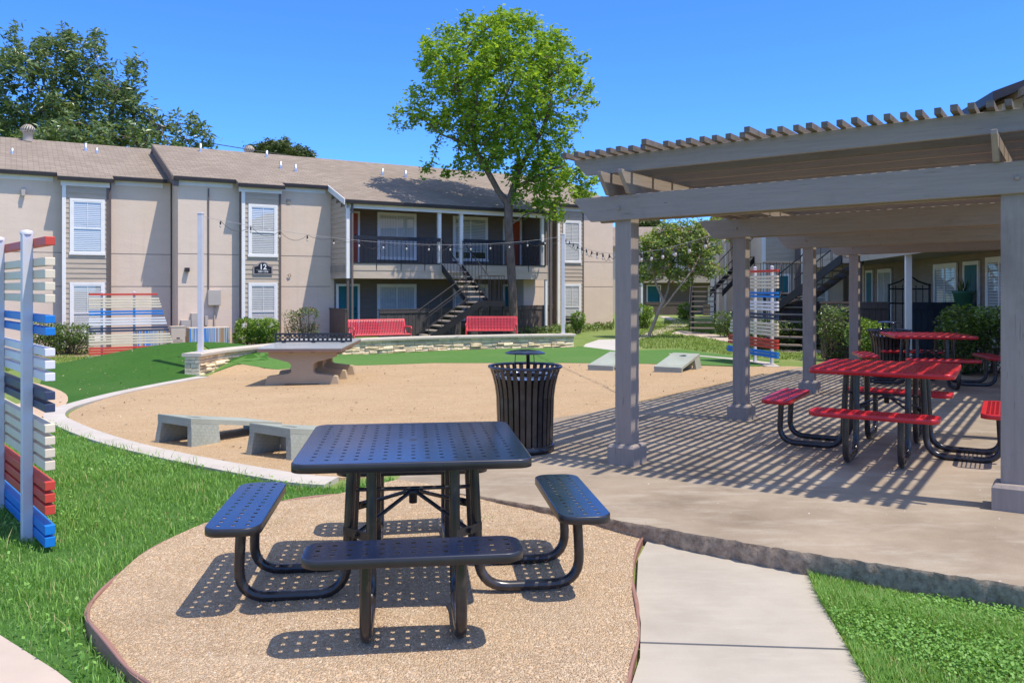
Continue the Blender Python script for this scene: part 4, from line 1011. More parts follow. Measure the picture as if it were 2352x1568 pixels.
steel_stair('wooden step staircase facing the court beyond the small crooked tree', at_depth(1613, 752, 32.5), at_depth(1617, 652, 35.5)+Vector((0, 0, -.1)), 1.0)
steel_stair('black staircase rising to the right from the wooden step landing', at_depth(1645, 672, 35.6), at_depth(1720, 590, 36.2), .9, False)
steel_stair('black staircase rising behind the pergola posts toward the balcony', at_depth(1800, 710, 25.5), at_depth(1958, 588, 23.4), .95, False)
steel_stair('dark open tread staircase in shade beside the slat screen', at_depth(1800, 790, 23.5), at_depth(1835, 672, 25.6), 1.05)
def landing():
    c = at_depth(1832, 672, 26.0); root = thing('stair_landing', 'railed black steel landing between two dark flights of stairs', 'landing', (c.x, c.y, c.z-.1))
    F = Fr((c.x, c.y, c.z)); mb = MB(); mb.box(F, -1.1, .55, -.1, .9, -.10, -.0); mb.build('deck', 'dark', root)
    for y in (-.08, .88):
        mb = MB(); mb.tube([F(-1.1, y, .95), F(.55, y, .95)], .016, 6)
        for i in range(9): mb.tube([F(-1.1+1.65*i/8, y, 0), F(-1.1+1.65*i/8, y, .95)], .009, 5)
        mb.build('railing', 'dark', root)
    for x in (-1.05, .5): mb = MB(); mb.box(F, x-.04, x+.04, -.06, .02, -c.z-.1, -.101); mb.build('support_post', 'black_metal', root)
landing()
# patio fences on the right: panels that face this way
board_fence('dark blue grey board fence behind the farther red table', Fr(at_depth(2088, 812, 19.0)*Vector((1, 1, 0)) if False else Vector((9.12, 19.0, 0))), 0, 1.85, -.1, 1.30, 'fence_navy')
board_fence('brown grey board fence between the pergola posts behind the dark shrub', Fr(Vector((7.55, 20.2, 0)), Vector((.99, -.12, 0)).normalized(), Vector((.12, .99, 0)).normalized()), 0, 1.55, -.1, 1.29, 'fence_brown')
board_fence('brown grey board fence far along the shaded porches', Fr(Vector((8.2, 25.2, 0)), Vector((.99, -.12, 0)).normalized(), Vector((.12, .99, 0)).normalized()), 0, 2.0, -.2, 1.22, 'fence_brown')
def pot(label, c, s, mat):
    root = thing('flower_pot', label, 'flower pot', c, None); mb = MB()
    mb.lathe(c, [(.001, 0), (.12*s, 0), (.17*s, .26*s), (.185*s, .265*s), (.185*s, .31*s), (.165*s, .31*s), (.16*s, .27*s), (.001, .27*s)], 20); mb.build('bowl', mat, root)
    n = 26; V = []; F_ = []
    for i in range(n):
        a = random.uniform(0, 6.28); h = random.uniform(.1, .28)*s; l = random.uniform(.03, .1)*s; b = Vector(c)+Vector((random.uniform(-.06, .06)*s, random.uniform(-.06, .06)*s, .26*s)); tip = b+Vector((l*math.cos(a), l*math.sin(a), h)); sd = Vector((-math.sin(a), math.cos(a), 0))*.015
        k = len(V); V += [tuple(b-sd*.4), tuple(b+sd*.4), tuple(b.lerp(tip, .6)+sd), tuple(tip), tuple(b.lerp(tip, .6)-sd)]; F_ += [(k, k+1, k+2), (k, k+2, k+4), (k+4, k+2, k+3)]
    npmesh('plant', V, F_, 'leaf_nandina', root)
mb = MB()
sh = thing('patio_shelf', 'low dark patio shelf carrying two plant pots before a teal door', 'shelf', (9.9, 18.3, .1)); mb.box(Fr((9.9, 18.3, 0)), -.15, .95, -.1, .35, 1.16, 1.20); mb.build('board', 'fence_dark', sh)
for x in (-.1, .85): mb = MB(); mb.box(Fr((9.9, 18.3, 0)), x, x+.05, -.08, .33, .1, 1.159); mb.build('leg', 'fence_dark', sh)
pot('large green plastic flower pot with small plant before the teal door', (10.05, 18.42, 1.2), 1.25, 'pot')
pot('small terracotta brown pot beside the green flower pot', (10.55, 18.42, 1.2), .75, 'edging')

# ------------------------------------------------------------------ building far behind the small tree
def far_building():
    root = thing('apartment_building', 'distant two storey tan building behind the small crooked tree', 'building', (12, 58, -.3))
    F = Fr((7.0, 58, 0), Vector((.99, -.1, 0)).normalized(), Vector((.1, .99, 0)).normalized())
    mb = MB(); mb.box(F, 0, 16, 0, 9, -.7, 4.6); mb.build('stucco_wall', 'stucco', root)
    roof_slab(F, -.4, 16.4, -.4, 4.5, lambda b: 4.7+.34*b, .15, 'roof', root, 'shingle'); roof_slab(F, -.4, 16.4, 4.5, 9.4, lambda b: 4.7+.34*4.5-.34*(b-4.5), .15, 'roof', root, 'shingle')
    mb = MB(); mb.box(F, 2.0, 9.0, -1.6, -.01, 2.0, 2.45); mb.build('balcony_floor', 'siding', root)
    mb = MB(); mb.box(F, 2.0, 9.0, -.03, -.001, -.4, 1.99); mb.box(F, 2, 9, -.03, -.001, 2.46, 4.55); mb.build('porch_siding', 'siding_dark', root)
    door(F, -.035, 2.4, 3.4, -.2, 1.85, root, 'teal'); window(F, -.035, 6.6, 8.3, .3, 1.8, root, 'pair'); window(F, -.035, 4.2, 5.8, 2.8, 4.2, root, 'pair'); window(F, -.005, .4, 1.4, 2.7, 4.3, root); window(F, -.005, .4, 1.4, .2, 1.8, root); window(F, -.005, 10, 11.2, 2.7, 4.3, root); window(F, -.005, 10, 11.2, .2, 1.8, root)
    mb = MB(); mb.box(F, 2.0, 9.0, -1.6, -1.55, 3.3, 3.4)
    for i in range(44): mb.box(F, 2.0+i*.16, 2.02+i*.16, -1.59, -1.57, 2.451, 3.299)
    mb.build('balcony_rail', 'black_metal', root)
    for s in (2.0, 9.0): mb = MB(); mb.box(F, s-.07, s+.07, -1.55, -1.41, -.5, 4.5); mb.build('porch_post', 'trim', root)
far_building()
board_fence('distant brown patio fence below the teal door of the far building', Fr((9.0, 55.5, 0)), 0, 2.6, -.5, .68, 'fence_brown')
board_fence('distant pale brown patio fence beside the rounded bush', Fr((12.6, 54.5, 0)), 0, 2.4, -.5, .55, 'fence_brown')
# power line
mb = MB(); a, b = at_depth(380, 292, 47), at_depth(1010, 384, 58); pts = catenary(a-Vector((12, -3, -2)), b+Vector((14, 6, -1.6)), .5, 30); mb.tube(pts, .03, 5)
tag(mb.build('power_line', 'cable', at=pts[0]), 'thin dark power line crossing the sky behind the stucco building roof', 'cable')

# black metal headboard leaning on the porch wall
hb = thing('bed_headboard', 'black metal bed headboard leaning in the shaded porch between fence and window', 'headboard', (10.2, 21.6, .15)); HF = Fr((9.75, 21.4, 0), (1, 0, 0))
mb = MB()
for x in (0, 1.05): mb.tube([HF(x, 0, .1), HF(x, 0, 1.75)], .03, 6)
mb.tube([HF(0, 0, 1.72), HF(.3, 0, 1.82), HF(.525, 0, 1.98), HF(.75, 0, 1.82), HF(1.05, 0, 1.72)], .022, 6)
for z in (1.25, 1.62): mb.tube([HF(0, 0, z), HF(1.05, 0, z)], .02, 6)
mb.build('frame', 'black_metal', hb); mb = MB()
for i in range(1, 6): mb.tube([HF(1.05*i/6, 0, .6), HF(1.05*i/6, 0, 1.72)], .013, 5)
mb.build('bars', 'black_metal', hb)
# ------------------------------------------------------------------ pergola
def pergola():
    root = thing('pergola', 'weathered grey timber pergola with open lath roof over the red tables', 'pergola', (PA.x, PA.y, slab_z(PA.x, PA.y)))
    vt = PV+Vector((0, 0, .0144))         # the rows follow the fall of the slab
    F = Fr((PA.x, PA.y, .12), PU, vt, (0, 0, 1))   # local (u, v, z above slab)
    a = .078; LU, LV = 2.97, 2.9
    for iu in range(4):
        for iv in range(2):
            u, v = iu*LU, iv*LV
            m = MB(); m.box(F, u-a, u+a, v-a, v+a, .0, 2.30); p = m.build('post', 'pergola', root, .006)
            m = MB(); e = .128
            for s in range(4):                               # boxed skirt of four mitred boards with a bevelled top
                pass
            o0 = [(-e, -e), (e, -e), (e, e), (-e, e)]
            vs = [F(u+x, v+y, -.02) for x, y in o0]+[F(u+x, v+y, .15) for x, y in o0]+[F(u+x*.86, v+y*.86, .175) for x, y in o0]+[F(u+x*.64, v+y*.64, .178) for x, y in o0]
            fs = [(k*4+j, k*4+(j+1) % 4, k*4+4+(j+1) % 4, k*4+4+j) for k in range(3) for j in range(4)]
            m.add(vs, fs); m.build('post_base', 'pergola', p, .004)
    zb = 2.115
    vl, vr = -.46, LV+.55
    for iu in range(4):
        for side in (-1, 1):
            u0 = iu*LU+side*(a+.02)-.019
            m = MB(); h = .215; sl = .12*(1 if side < 0 else .9)
            # profile along v with a cut end
            poly = [(vl, zb+h), (vl, zb+h-.03), (vl+.16, zb), (vr-.16, zb), (vr, zb+h-.03), (vr, zb+h)]
            Fv = Fr(F.o+F.a*u0, vt, PU, (0, 0, 1))
            m.prism(Fv, poly, 0, .038); m.build('beam', 'pergola_v', root, .004)
        # bolts on the front face of the beam
        for v in (-.02, LV+.02):
            m = MB(); c = F(iu*LU-a-.043, v, zb+.1); m.lathe((0, 0, 0), [(0, .012), (.014, .010), (.016, 0)], 8)
            k = 24; pts = m.v[-k:]; m.v[-k:] = [tuple(c-PU*p[2]+PV*p[0]+Vector((0, 0, p[1]))) for p in pts]
            m.build('bolt', 'pergola', root)
    zj = zb+.215
    for iv in range(2):
        for q in (-1, 1):
            v0 = iv*LV+q*(a+.02)-.019
            u0, u1 = -.33, 3*LU+.40; h = .19
            poly = [(u0, zj+h), (u0, zj+h-.03), (u0+.15, zj), (u1-.15, zj), (u1, zj+h-.03), (u1, zj+h)]
            m = MB(); m.prism(Fr(F.o+F.b*v0, PU, vt, (0, 0, 1)), poly, 0, .038); m.build('joist', 'pergola_u', root, .004)
    zr = zj+.19
    n = 23
    for i in range(n):
        u0 = -.16+i*.425
        poly = [(vl+.02, zr+.15), (vl+.02, zr+.13), (vl+.14, zr), (vr-.12, zr), (vr, zr+.13), (vr, zr+.15)]
        m = MB(); m.prism(Fr(F.o+F.a*u0, vt, PU, (0, 0, 1)), poly, 0, .038); m.build('rafter', 'pergola_v', root, .003 if i < 2 else 0)
    zs = zr+.152
    u_end = 3*LU+.5
    nn = 39; r_ = random.Random(3)
    for i in range(nn):
        v = vl+.01+i*.104
        st = -.30+r_.uniform(-.02, .03)
        if i in (8, 16): st -= .17
        if i in (7, 15): st += .05
        w = .021+r_.uniform(-.001, .002)
        m = MB()
        cuts = [st, 3.0+r_.uniform(-.4, .4), 6.3+r_.uniform(-.4, .4), u_end+r_.uniform(-.05, .05)]
        for k in range(3):
            dv = r_.uniform(-.006, .006); dw = r_.uniform(-.006, .006)
            u0, u1 = cuts[k], cuts[k+1]-.004
            vs = [F(x, v+(dv if x == u0 else dw)+y, zs+z) for x in (u0, u1) for y in (-w, w) for z in (0, .043)]
            m.add(vs, [(0, 1, 3, 2), (4, 6, 7, 5), (0, 2, 6, 4), (1, 5, 7, 3), (0, 4, 5, 1), (2, 3, 7, 6)])
        m.build('slat', 'slat', root)
    # lath laid close over the right-hand bay
    for i in range(7):
        v = 2.62+i*.104-.052
        m = MB(); st = .12+r_.uniform(-.05, .05)
        if i in (3, 6): continue
        m.box(F, st, u_end-.1, v-.022, v+.022, zs+.002, zs+.045); m.build('slat', 'slat', root)
    return root
pergola()

# ------------------------------------------------------------------ square picnic tables with perforated tops
def perforated(mb, F, w, d, rc, z, nx, ny, hx, hy, margin, th=.04, m_top=0, m_edge=1, hub=False, stagger=False, lip=.007):
    """a rounded rectangular sheet with real holes, turned down at its edge"""
    xs = [-w/2+margin+(w-2*margin)*i/(nx-1) for i in range(nx)]; ys = [-d/2+margin+(d-2*margin)*j/(ny-1) for j in range(ny)]
    ex = [-w/2+margin*.55]; ey = [-d/2+margin*.55]
    for x in xs: ex += [x-hx/2, x+hx/2]
    for y in ys: ey += [y-hy/2, y+hy/2]
    ex.append(w/2-margin*.55); ey.append(d/2-margin*.55)
    NX, NY = len(ex), len(ey)
    skip = set()
    for i in range(nx):
        for j in range(ny):
            if hub and math.hypot(xs[i], ys[j]) < .10: continue
            skip.add((2*i+1, 2*j+1))
    for zz, flip in ((z, 0), (z-.004, 1)):
        vs = [F(x, y, zz) for y in ey for x in ex]; fs = []
        for j in range(NY-1):
            for i in range(NX-1):
                if (i, j) in skip: continue
                fs.append((j*NX+i, j*NX+i+1, (j+1)*NX+i+1, (j+1)*NX+i))
        mb.add(vs, fs, m_top)
        # flat border from the hole field to the rounded outline
        inner = [(x, ey[0]) for x in ex]+[(ex[-1], y) for y in ey[1:]]+[(x, ey[-1]) for x in ex[::-1][1:]]+[(ex[0], y) for y in ey[::-1][1:-1]]
        outl = []
        for cx, cy, a0 in ((w/2-rc, -d/2+rc, -90), (w/2-rc, d/2-rc, 0), (-w/2+rc, d/2-rc, 90), (-w/2+rc, -d/2+rc, 180)):
            for k in range(7):
                a = R(a0+90*k/6); outl.append((cx+rc*math.cos(a), cy+rc*math.sin(a)))
        sh = [(x*(1-lip/ (w/2)), y*(1-lip/(d/2))) for x, y in outl]
        allp = inner+sh
        tr = tessellate_polygon([[Vector((x, y, 0)) for x, y in sh], [Vector((x, y, 0)) for x, y in inner[::-1]]])
        order = sh+inner[::-1]
        mb.add([F(x, y, zz) for x, y in order], [tuple(t) for t in tr], m_top)
    # hole walls
    for (i, j) in skip:
        x0, x1, y0, y1 = ex[i], ex[i+1], ey[j], ey[j+1]
        p = [(x0, y0), (x1, y0), (x1, y1), (x0, y1)]
        mb.add([F(x, y, z) for x, y in p]+[F(x, y, z-.004) for x, y in p], [(k, (k+1) % 4, 4+(k+1) % 4, 4+k) for k in range(4)], m_edge)
    n = len(outl)
    prof = [(sh, z), ([(a[0]*.35+b[0]*.65, a[1]*.35+b[1]*.65) for a, b in zip(sh, outl)], z-.0025), (outl, z-lip*.9), (outl, z-th), ([(x*.985, y*.985) for x, y in outl], z-th-.002)]
    vs = [F(x, y, zz) for ring, zz in prof for x, y in ring]
    fs = [(k*n+i, k*n+(i+1) % n, (k+1)*n+(i+1) % n, (k+1)*n+i) for k in range(len(prof)-1) for i in range(n)]
    for k, f in enumerate(fs): mb.add([], [], 0)
    kk = len(mb.v); mb.v += [tuple(p) for p in vs]
    for q, f in enumerate(fs):
        mb.f.append(tuple(i+kk for i in f)); mb.m.append(m_top if q < n else m_edge); mb.sm.append(True)
def square_table(name, label, group, top_m, edge_m, leg_m, holes, size=1.17, seat_len=1.0, seat_w=.27, off=.90):
    root = thing(name, label, 'picnic table', (0, 0, 0), group); TR = .075
    nx, ny, hx, hy, mg = holes['top']
    mb = MB(); perforated(mb, W, size, size, TR, .785, nx, ny, hx, hy, mg, .044, hub=True)
    mb.lathe((0, 0, .7852), [(.001, .001), (.021, .001), (.024, 0)], 16, 1)
    t = mb.build('table_top', [top_m, edge_m], root)
    nx, ny, hx, hy, mg = holes['seat']
    for k in range(4):
        A = k*math.pi/2; F = rotfr((0, 0), A)      # F: seat lies on the -y side
        S = Fr(F(0, -off, 0), F.a, F.b)
        mb = MB(); perforated(mb, S, seat_len, seat_w, .085, .465, nx, ny, hx, hy, mg, .040, lip=.005); mb.build('seat', [top_m, edge_m], root)
        for sx in (-1, 1):
            x = sx*.212
            pts = bend([F(x, -.315, .738), F(x, -.35, .035), F(x, -off-.02, .035), F(x, -off, .425)], .16, 7)
            mb = MB(); mb.tube(pts, .027, 12); mb.build('leg', leg_m, root)
    # straps joining neighbouring legs, and the rods that meet under the middle
    for k in range(4):
        F = rotfr((0, 0), k*math.pi/2+math.pi/4); mb = MB()
        mb.box(F, -.10, .10, -.412, -.406, .34, .385)
        mb.tube([F(0, -.40, .36), F(0, -.43, .36)], .014, 8); mb.build('bracket', leg_m, root)
    mb = MB()
    for k in range(4):
        F = rotfr((0, 0), k*math.pi/2+math.pi/4); mb.tube([F(0, -.405, .365), F(0, -.02, .505)], .011, 8)
    mb.tube([(-.33, 0, .52), (.33, 0, .52)], .011, 8); mb.lathe((0, 0, .44), [(.001, 0), (.022, 0), (.024, .05), (.036, .055), (.036, .075), (.001, .08)], 12)
    mb.build('brace', leg_m, root)
    mb = MB(); mb.box(W, -.50, .50, -.33, -.29, .736, .740); mb.box(W, -.50, .50, .29, .33, .736, .740); mb.box(W, -.33, -.29, -.5, .5, .7405, .7445); mb.box(W, .29, .33, -.5, .5, .7405, .7445)
    mb.build('top_frame', leg_m, root)
    return root
bt = square_table('picnic_table', 'square black perforated steel picnic table on the near gravel bed', None, 'table_top', 'powder_edge', 'leg', {'top': (15, 13, .020, .020, .095), 'seat': (13, 3, .020, .020, .065)}, seat_len=.97, off=.875)
bt.location = (-.545, 4.56, .028); bt.rotation_euler.z = R(7)
red_holes = {'top': (27, 27, .027, .024, .062), 'seat': (25, 6, .027, .024, .052)}
rt = square_table('picnic_table', 'nearer red picnic table in the middle of the patio slab under the pergola', 'red picnic tables under the pergola', 'red', 'red', 'leg', red_holes, size=1.17)
def place_on_slab(o, x, y, rz):
    o.location = (x, y, slab_z(x, y)); o.rotation_euler = (0, 0, rz)
rt2 = copy_tree(rt); rt2['label'] = 'farther red picnic table beside the big hedge and the slatted waste bin'
place_on_slab(rt, 3.46, 7.64, R(-31)); place_on_slab(rt2, 6.52, 13.0, R(-13))

# ------------------------------------------------------------------ slatted waste bins
def waste_bin():
    root = thing('waste_bin', 'black slatted steel waste bin with round rain lid beside the black picnic table', 'waste bin', (0, 0, 0), 'slatted steel waste bins')
    n = 30
    mb = MB()
    prof = [(.262, .035), (.268, .30), (.275, .52), (.288, .62), (.312, .72), (.338, .79)]
    for k in range(n):
        a = 2*math.pi*k/n; ca, sa = math.cos(a), math.sin(a)
        hw = .0205; vs = []
        for r, z in prof:
            for rr, s in ((r, -1), (r, 1), (r-.006, 1), (r-.006, -1)): vs.append((rr*ca-s*hw*sa, rr*sa+s*hw*ca, z))
        fs = [(i*4+j, i*4+(j+1) % 4, i*4+4+(j+1) % 4, i*4+4+j) for i in range(len(prof)-1) for j in range(4)]
        mb.add(vs, fs)
    mb.build('side_bars', 'leg', root)
    mb = MB(); mb.tube([(.342*math.cos(a), .342*math.sin(a), .80) for a in [2*math.pi*i/48 for i in range(48)]], .014, 8, closed=True); mb.build('top_ring', 'table_top', root)
    mb = MB(); mb.lathe((0, 0, 0), [(.001, .02), (.275, .02), (.278, .03), (.278, .075), (.262, .078)], 40); mb.build('base_ring', 'leg', root)
    mb = MB(); mb.lathe((0, 0, 0), [(.225, .05), (.24, .70), (.246, .71), (.235, .71), (.22, .06), (.001, .06)], 32); mb.build('liner', 'liner', root)
    mb = MB(); mb.lathe((0, 0, 0), [(.001, .958), (.08, .956), (.15, .946), (.192, .930), (.194, .924), (.14, .936), (.001, .944)], 32); lid = mb.build('rain_lid', 'table_top', root)
    mb = MB()
    for a, r in ((1.3, .018), (3.6, .004), (5.6, .004)): mb.tube([(.10*math.cos(a), .10*math.sin(a), .953), (.12*math.cos(a), .12*math.sin(a), .70), (.235*math.cos(a), .235*math.sin(a), .66)], r, 6)
    mb.build('lid_post', 'leg', root)
    mb = MB(); mb.lathe((0, 0, 0), [(.300, .70), (.298, .725), (.255, .727), (.255, .70)], 40); mb.build('liner_ring', 'steel', root)
    return root
wb = waste_bin(); wb2 = copy_tree(wb); wb2['label'] = 'far black slatted waste bin standing behind the farther red picnic table'
place_on_slab(wb, .125, 7.86, 0); place_on_slab(wb2, 6.45, 14.15, 1.0)

# ------------------------------------------------------------------ cornhole boards
def cornhole():
    root = thing('cornhole_board', 'x', 'cornhole board', (0, 0, 0), 'concrete cornhole boards')
    # local y runs from the low front (0) to the tall back (1.2)
    w = .29; L = 1.18; mb = MB()
    top = lambda y: .10+.20*y/L
    ny = 24; hole_y, hole_r = .95, .078
    # deck with a real round hole
    outer = [(-w, 0), (w, 0), (w, L), (-w, L)]; hole = [(hole_r*math.cos(a), hole_y+hole_r*math.sin(a)) for a in [2*math.pi*i/20 for i in range(20)]]
    tr = tessellate_polygon([[Vector((x, y, 0)) for x, y in outer], [Vector((x, y, 0)) for x, y in hole[::-1]]]); order = outer+hole[::-1]
    mb.add([(x, y, top(y)) for x, y in order], [tuple(t) for t in tr]); mb.add([(x, y, top(y)-.05) for x, y in order], [tuple(t) for t in tr])
    mb.add([(x, y, top(y)) for x, y in hole]+[(x, y, top(y)-.05) for x, y in hole], [(i, (i+1) % 20, 20+(i+1) % 20, 20+i) for i in range(20)])
    mb.add([(x, y, top(y)) for x, y in outer]+[(x, y, top(y)-.05) for x, y in outer], [(i, (i+1) % 4, 4+(i+1) % 4, 4+i) for i in range(4)])
    mb.build('deck', 'dg_concrete', root)
    mb = MB(); mb.box(W, -w+.002, w-.002, .004, .09, -.05, .055); mb.build('front_foot', 'dg_concrete', root, .006)
    for s in (-1, 1):
        mb = MB(); x0, x1 = s*(w-.075), s*(w-.002); xo = s*.045
        y0, y1 = L-.33, L-.002
        vs = [(x0+xo, y0, -.06), (x1+xo, y0, -.06), (x1+xo, y1+.03, -.06), (x0+xo, y1+.03, -.06), (x0, y0, top(y0)-.048), (x1, y0, top(y0)-.048), (x1, y1, top(y1)-.048), (x0, y1, top(y1)-.048)]
        mb.add(vs, [(0, 1, 2, 3), (4, 5, 6, 7), (0, 1, 5, 4), (1, 2, 6, 5), (2, 3, 7, 6), (3, 0, 4, 7)]); mb.build('leg', 'tread', root, .005)
    mb = MB(); mb.box(W, -w+.07, w-.07, L-.34, L-.31, -.05, top(L-.34)-.049); mb.build('back_panel', 'dg_concrete', root)
    mb = MB(); mb.box(W, -w+.0005, w-.0005, L-.0015, L+.006, top(L)-.085, top(L)-.004); mb.build('back_rim', 'tread', root)
    return root
def treadmat():
    """moulded tread-plate relief on the ends of the boards"""
    m, nt, b = newmat('tread_relief_concrete'); v = coords(nt, (1, 1, 1), (.6, .5, .785))
    br = nt.nodes.new('ShaderNodeTexChecker'); nt.links.new(coords(nt, (34, 34, 34), (.78, .0, .78)), br.inputs[0]); br.inputs['Scale'].default_value = 1
    n = noise(nt, coords(nt), 4, 5)
    c = mixc(nt, ramp(nt, n, .3, .7), (.30, .32, .265), (.38, .40, .34)); c = mixc(nt, ramp(nt, br.outputs[1], 0, 1, 0, .25), c, (.22, .23, .19))
    nt.links.new(c, b.inputs['Base Color']); b.inputs['Roughness'].default_value = .75; addbump(nt, b, br.outputs[1], .8, .006); return m
MT['tread'] = treadmat()
ch = cornhole()
ang = math.atan2(PU.y, PU.x)
def place_ch(o, p, ang, label):
    z = G(*p); o.location = (p[0], p[1], z+.012); o.rotation_euler = (0, 0, ang); o['label'] = label
chs = [ch]+[copy_tree(ch) for _ in range(3)]
# near pair: tall ends towards the camera; p is the middle of the low edge
for o, pxy, lab in ((chs[0], (437, 1027.5), 'grey concrete cornhole board, the outer one toward the curved kerb, whole side visible'), (chs[1], (665.5, 1058), 'grey concrete cornhole board half hidden behind the black picnic table top')):
    c = Vector(px(*pxy)).to_3d(); fwd = Vector((.56, .83, 0)); sd = Vector((.83, -.56, 0))
    low = c-sd*.30+fwd*1.2
    place_ch(o, (low.x, low.y), math.atan2(-fwd.y, -fwd.x)-math.pi/2, lab)
for o, pxy, lab in ((chs[2], (1501, 856), 'pale cornhole board with open hole standing clear between two pergola posts'), (chs[3], (1348, 851.6), 'pale cornhole board partly hidden behind the nearest pergola post')):
    c = Vector(px(*pxy)).to_3d(); fwd = Vector((.50, .866, 0)); sd = Vector((.96, -.1, 0))
    low = c+sd*.29
    place_ch(o, (low.x, low.y), math.atan2(fwd.y, fwd.x)-math.pi/2, lab)

# ------------------------------------------------------------------ concrete table tennis table
def pingpong():
    c = Vector((-3.95, 16.45, 0)); gz = G(c.x, c.y)
    root = thing('table_tennis_table', 'concrete table tennis table with tan cast legs and black steel net', 'table tennis table', (c.x, c.y, gz))
    F = rotfr(c, R(3.0), gz); hl, hw = 1.37, .7625; zt = .56-gz
    mb = MB(); mb.box(F, -hw, hw, -hl, hl, zt-.03, zt); mb.build('table_top', 'pp_top', root, .006)
    mb = MB(); mb.box(F, -hw+.004, hw-.004, -hl+.004, hl-.004, zt-.085, zt-.0305); mb.build('top_slab', 'pp_edge', root, .004)
    prof_half = [(.62, zt-.086), (.62, zt-.19), (.25, zt-.29), (.205, zt-.33), (.205, zt-.47), (.25, zt-.50), (.64, .19), (.69, .0), (.69, -.06), (.34, -.06), (.32, .045)]
    prof = prof_half+[(-x, z) for x, z in prof_half[::-1]]
    for y in (-1.12, -.09, .94):
        mb = MB(); mb.prism(F, prof, y, y+.16); mb.build('leg', 'pp_base', root, .01)
    mb = MB(); mb.box(F, -.10, .10, -.97, -.08, .25, zt-.30); mb.box(F, -.10, .10, .06, .95, .25, zt-.30); mb.build('spine', 'pp_base', root)
    # net: steel strip with square holes, chequered
    mb = MB(); nx, nz = 33, 5; w0, w1 = -hw-.0, hw+.0
    cw = (w1-w0)/nx; chh = .18/nz
    for i in range(nx):
        for k in range(nz):
            x0 = w0+i*cw; z0 = zt+.012+k*chh
            if 0 < i < nx-1 and 0 < k < nz-1 and (i+k) % 2 == 0:
                continue
            else: mb.box(F, x0, x0+cw, -.004, .004, z0, z0+chh)
    net = mb.build('net', 'black_metal', root)
    mb = MB()
    for x in (-.58, 0, .58): mb.box(F, x-.035, x+.035, -.03, .03, zt+.001, zt+.03)
    mb.build('net_foot', 'black_metal', net)
    mb = MB()
    for x in (-.2, .2): mb.prism(F, [(x-.07, zt-.088), (x-.035, zt-.11), (x+.035, zt-.11), (x+.07, zt-.088)], -1.126, -1.121)
    mb.build('recess_shade', 'darkroom', root)  # thin dark plates painted as the shade of hollows in the leg
pingpong()

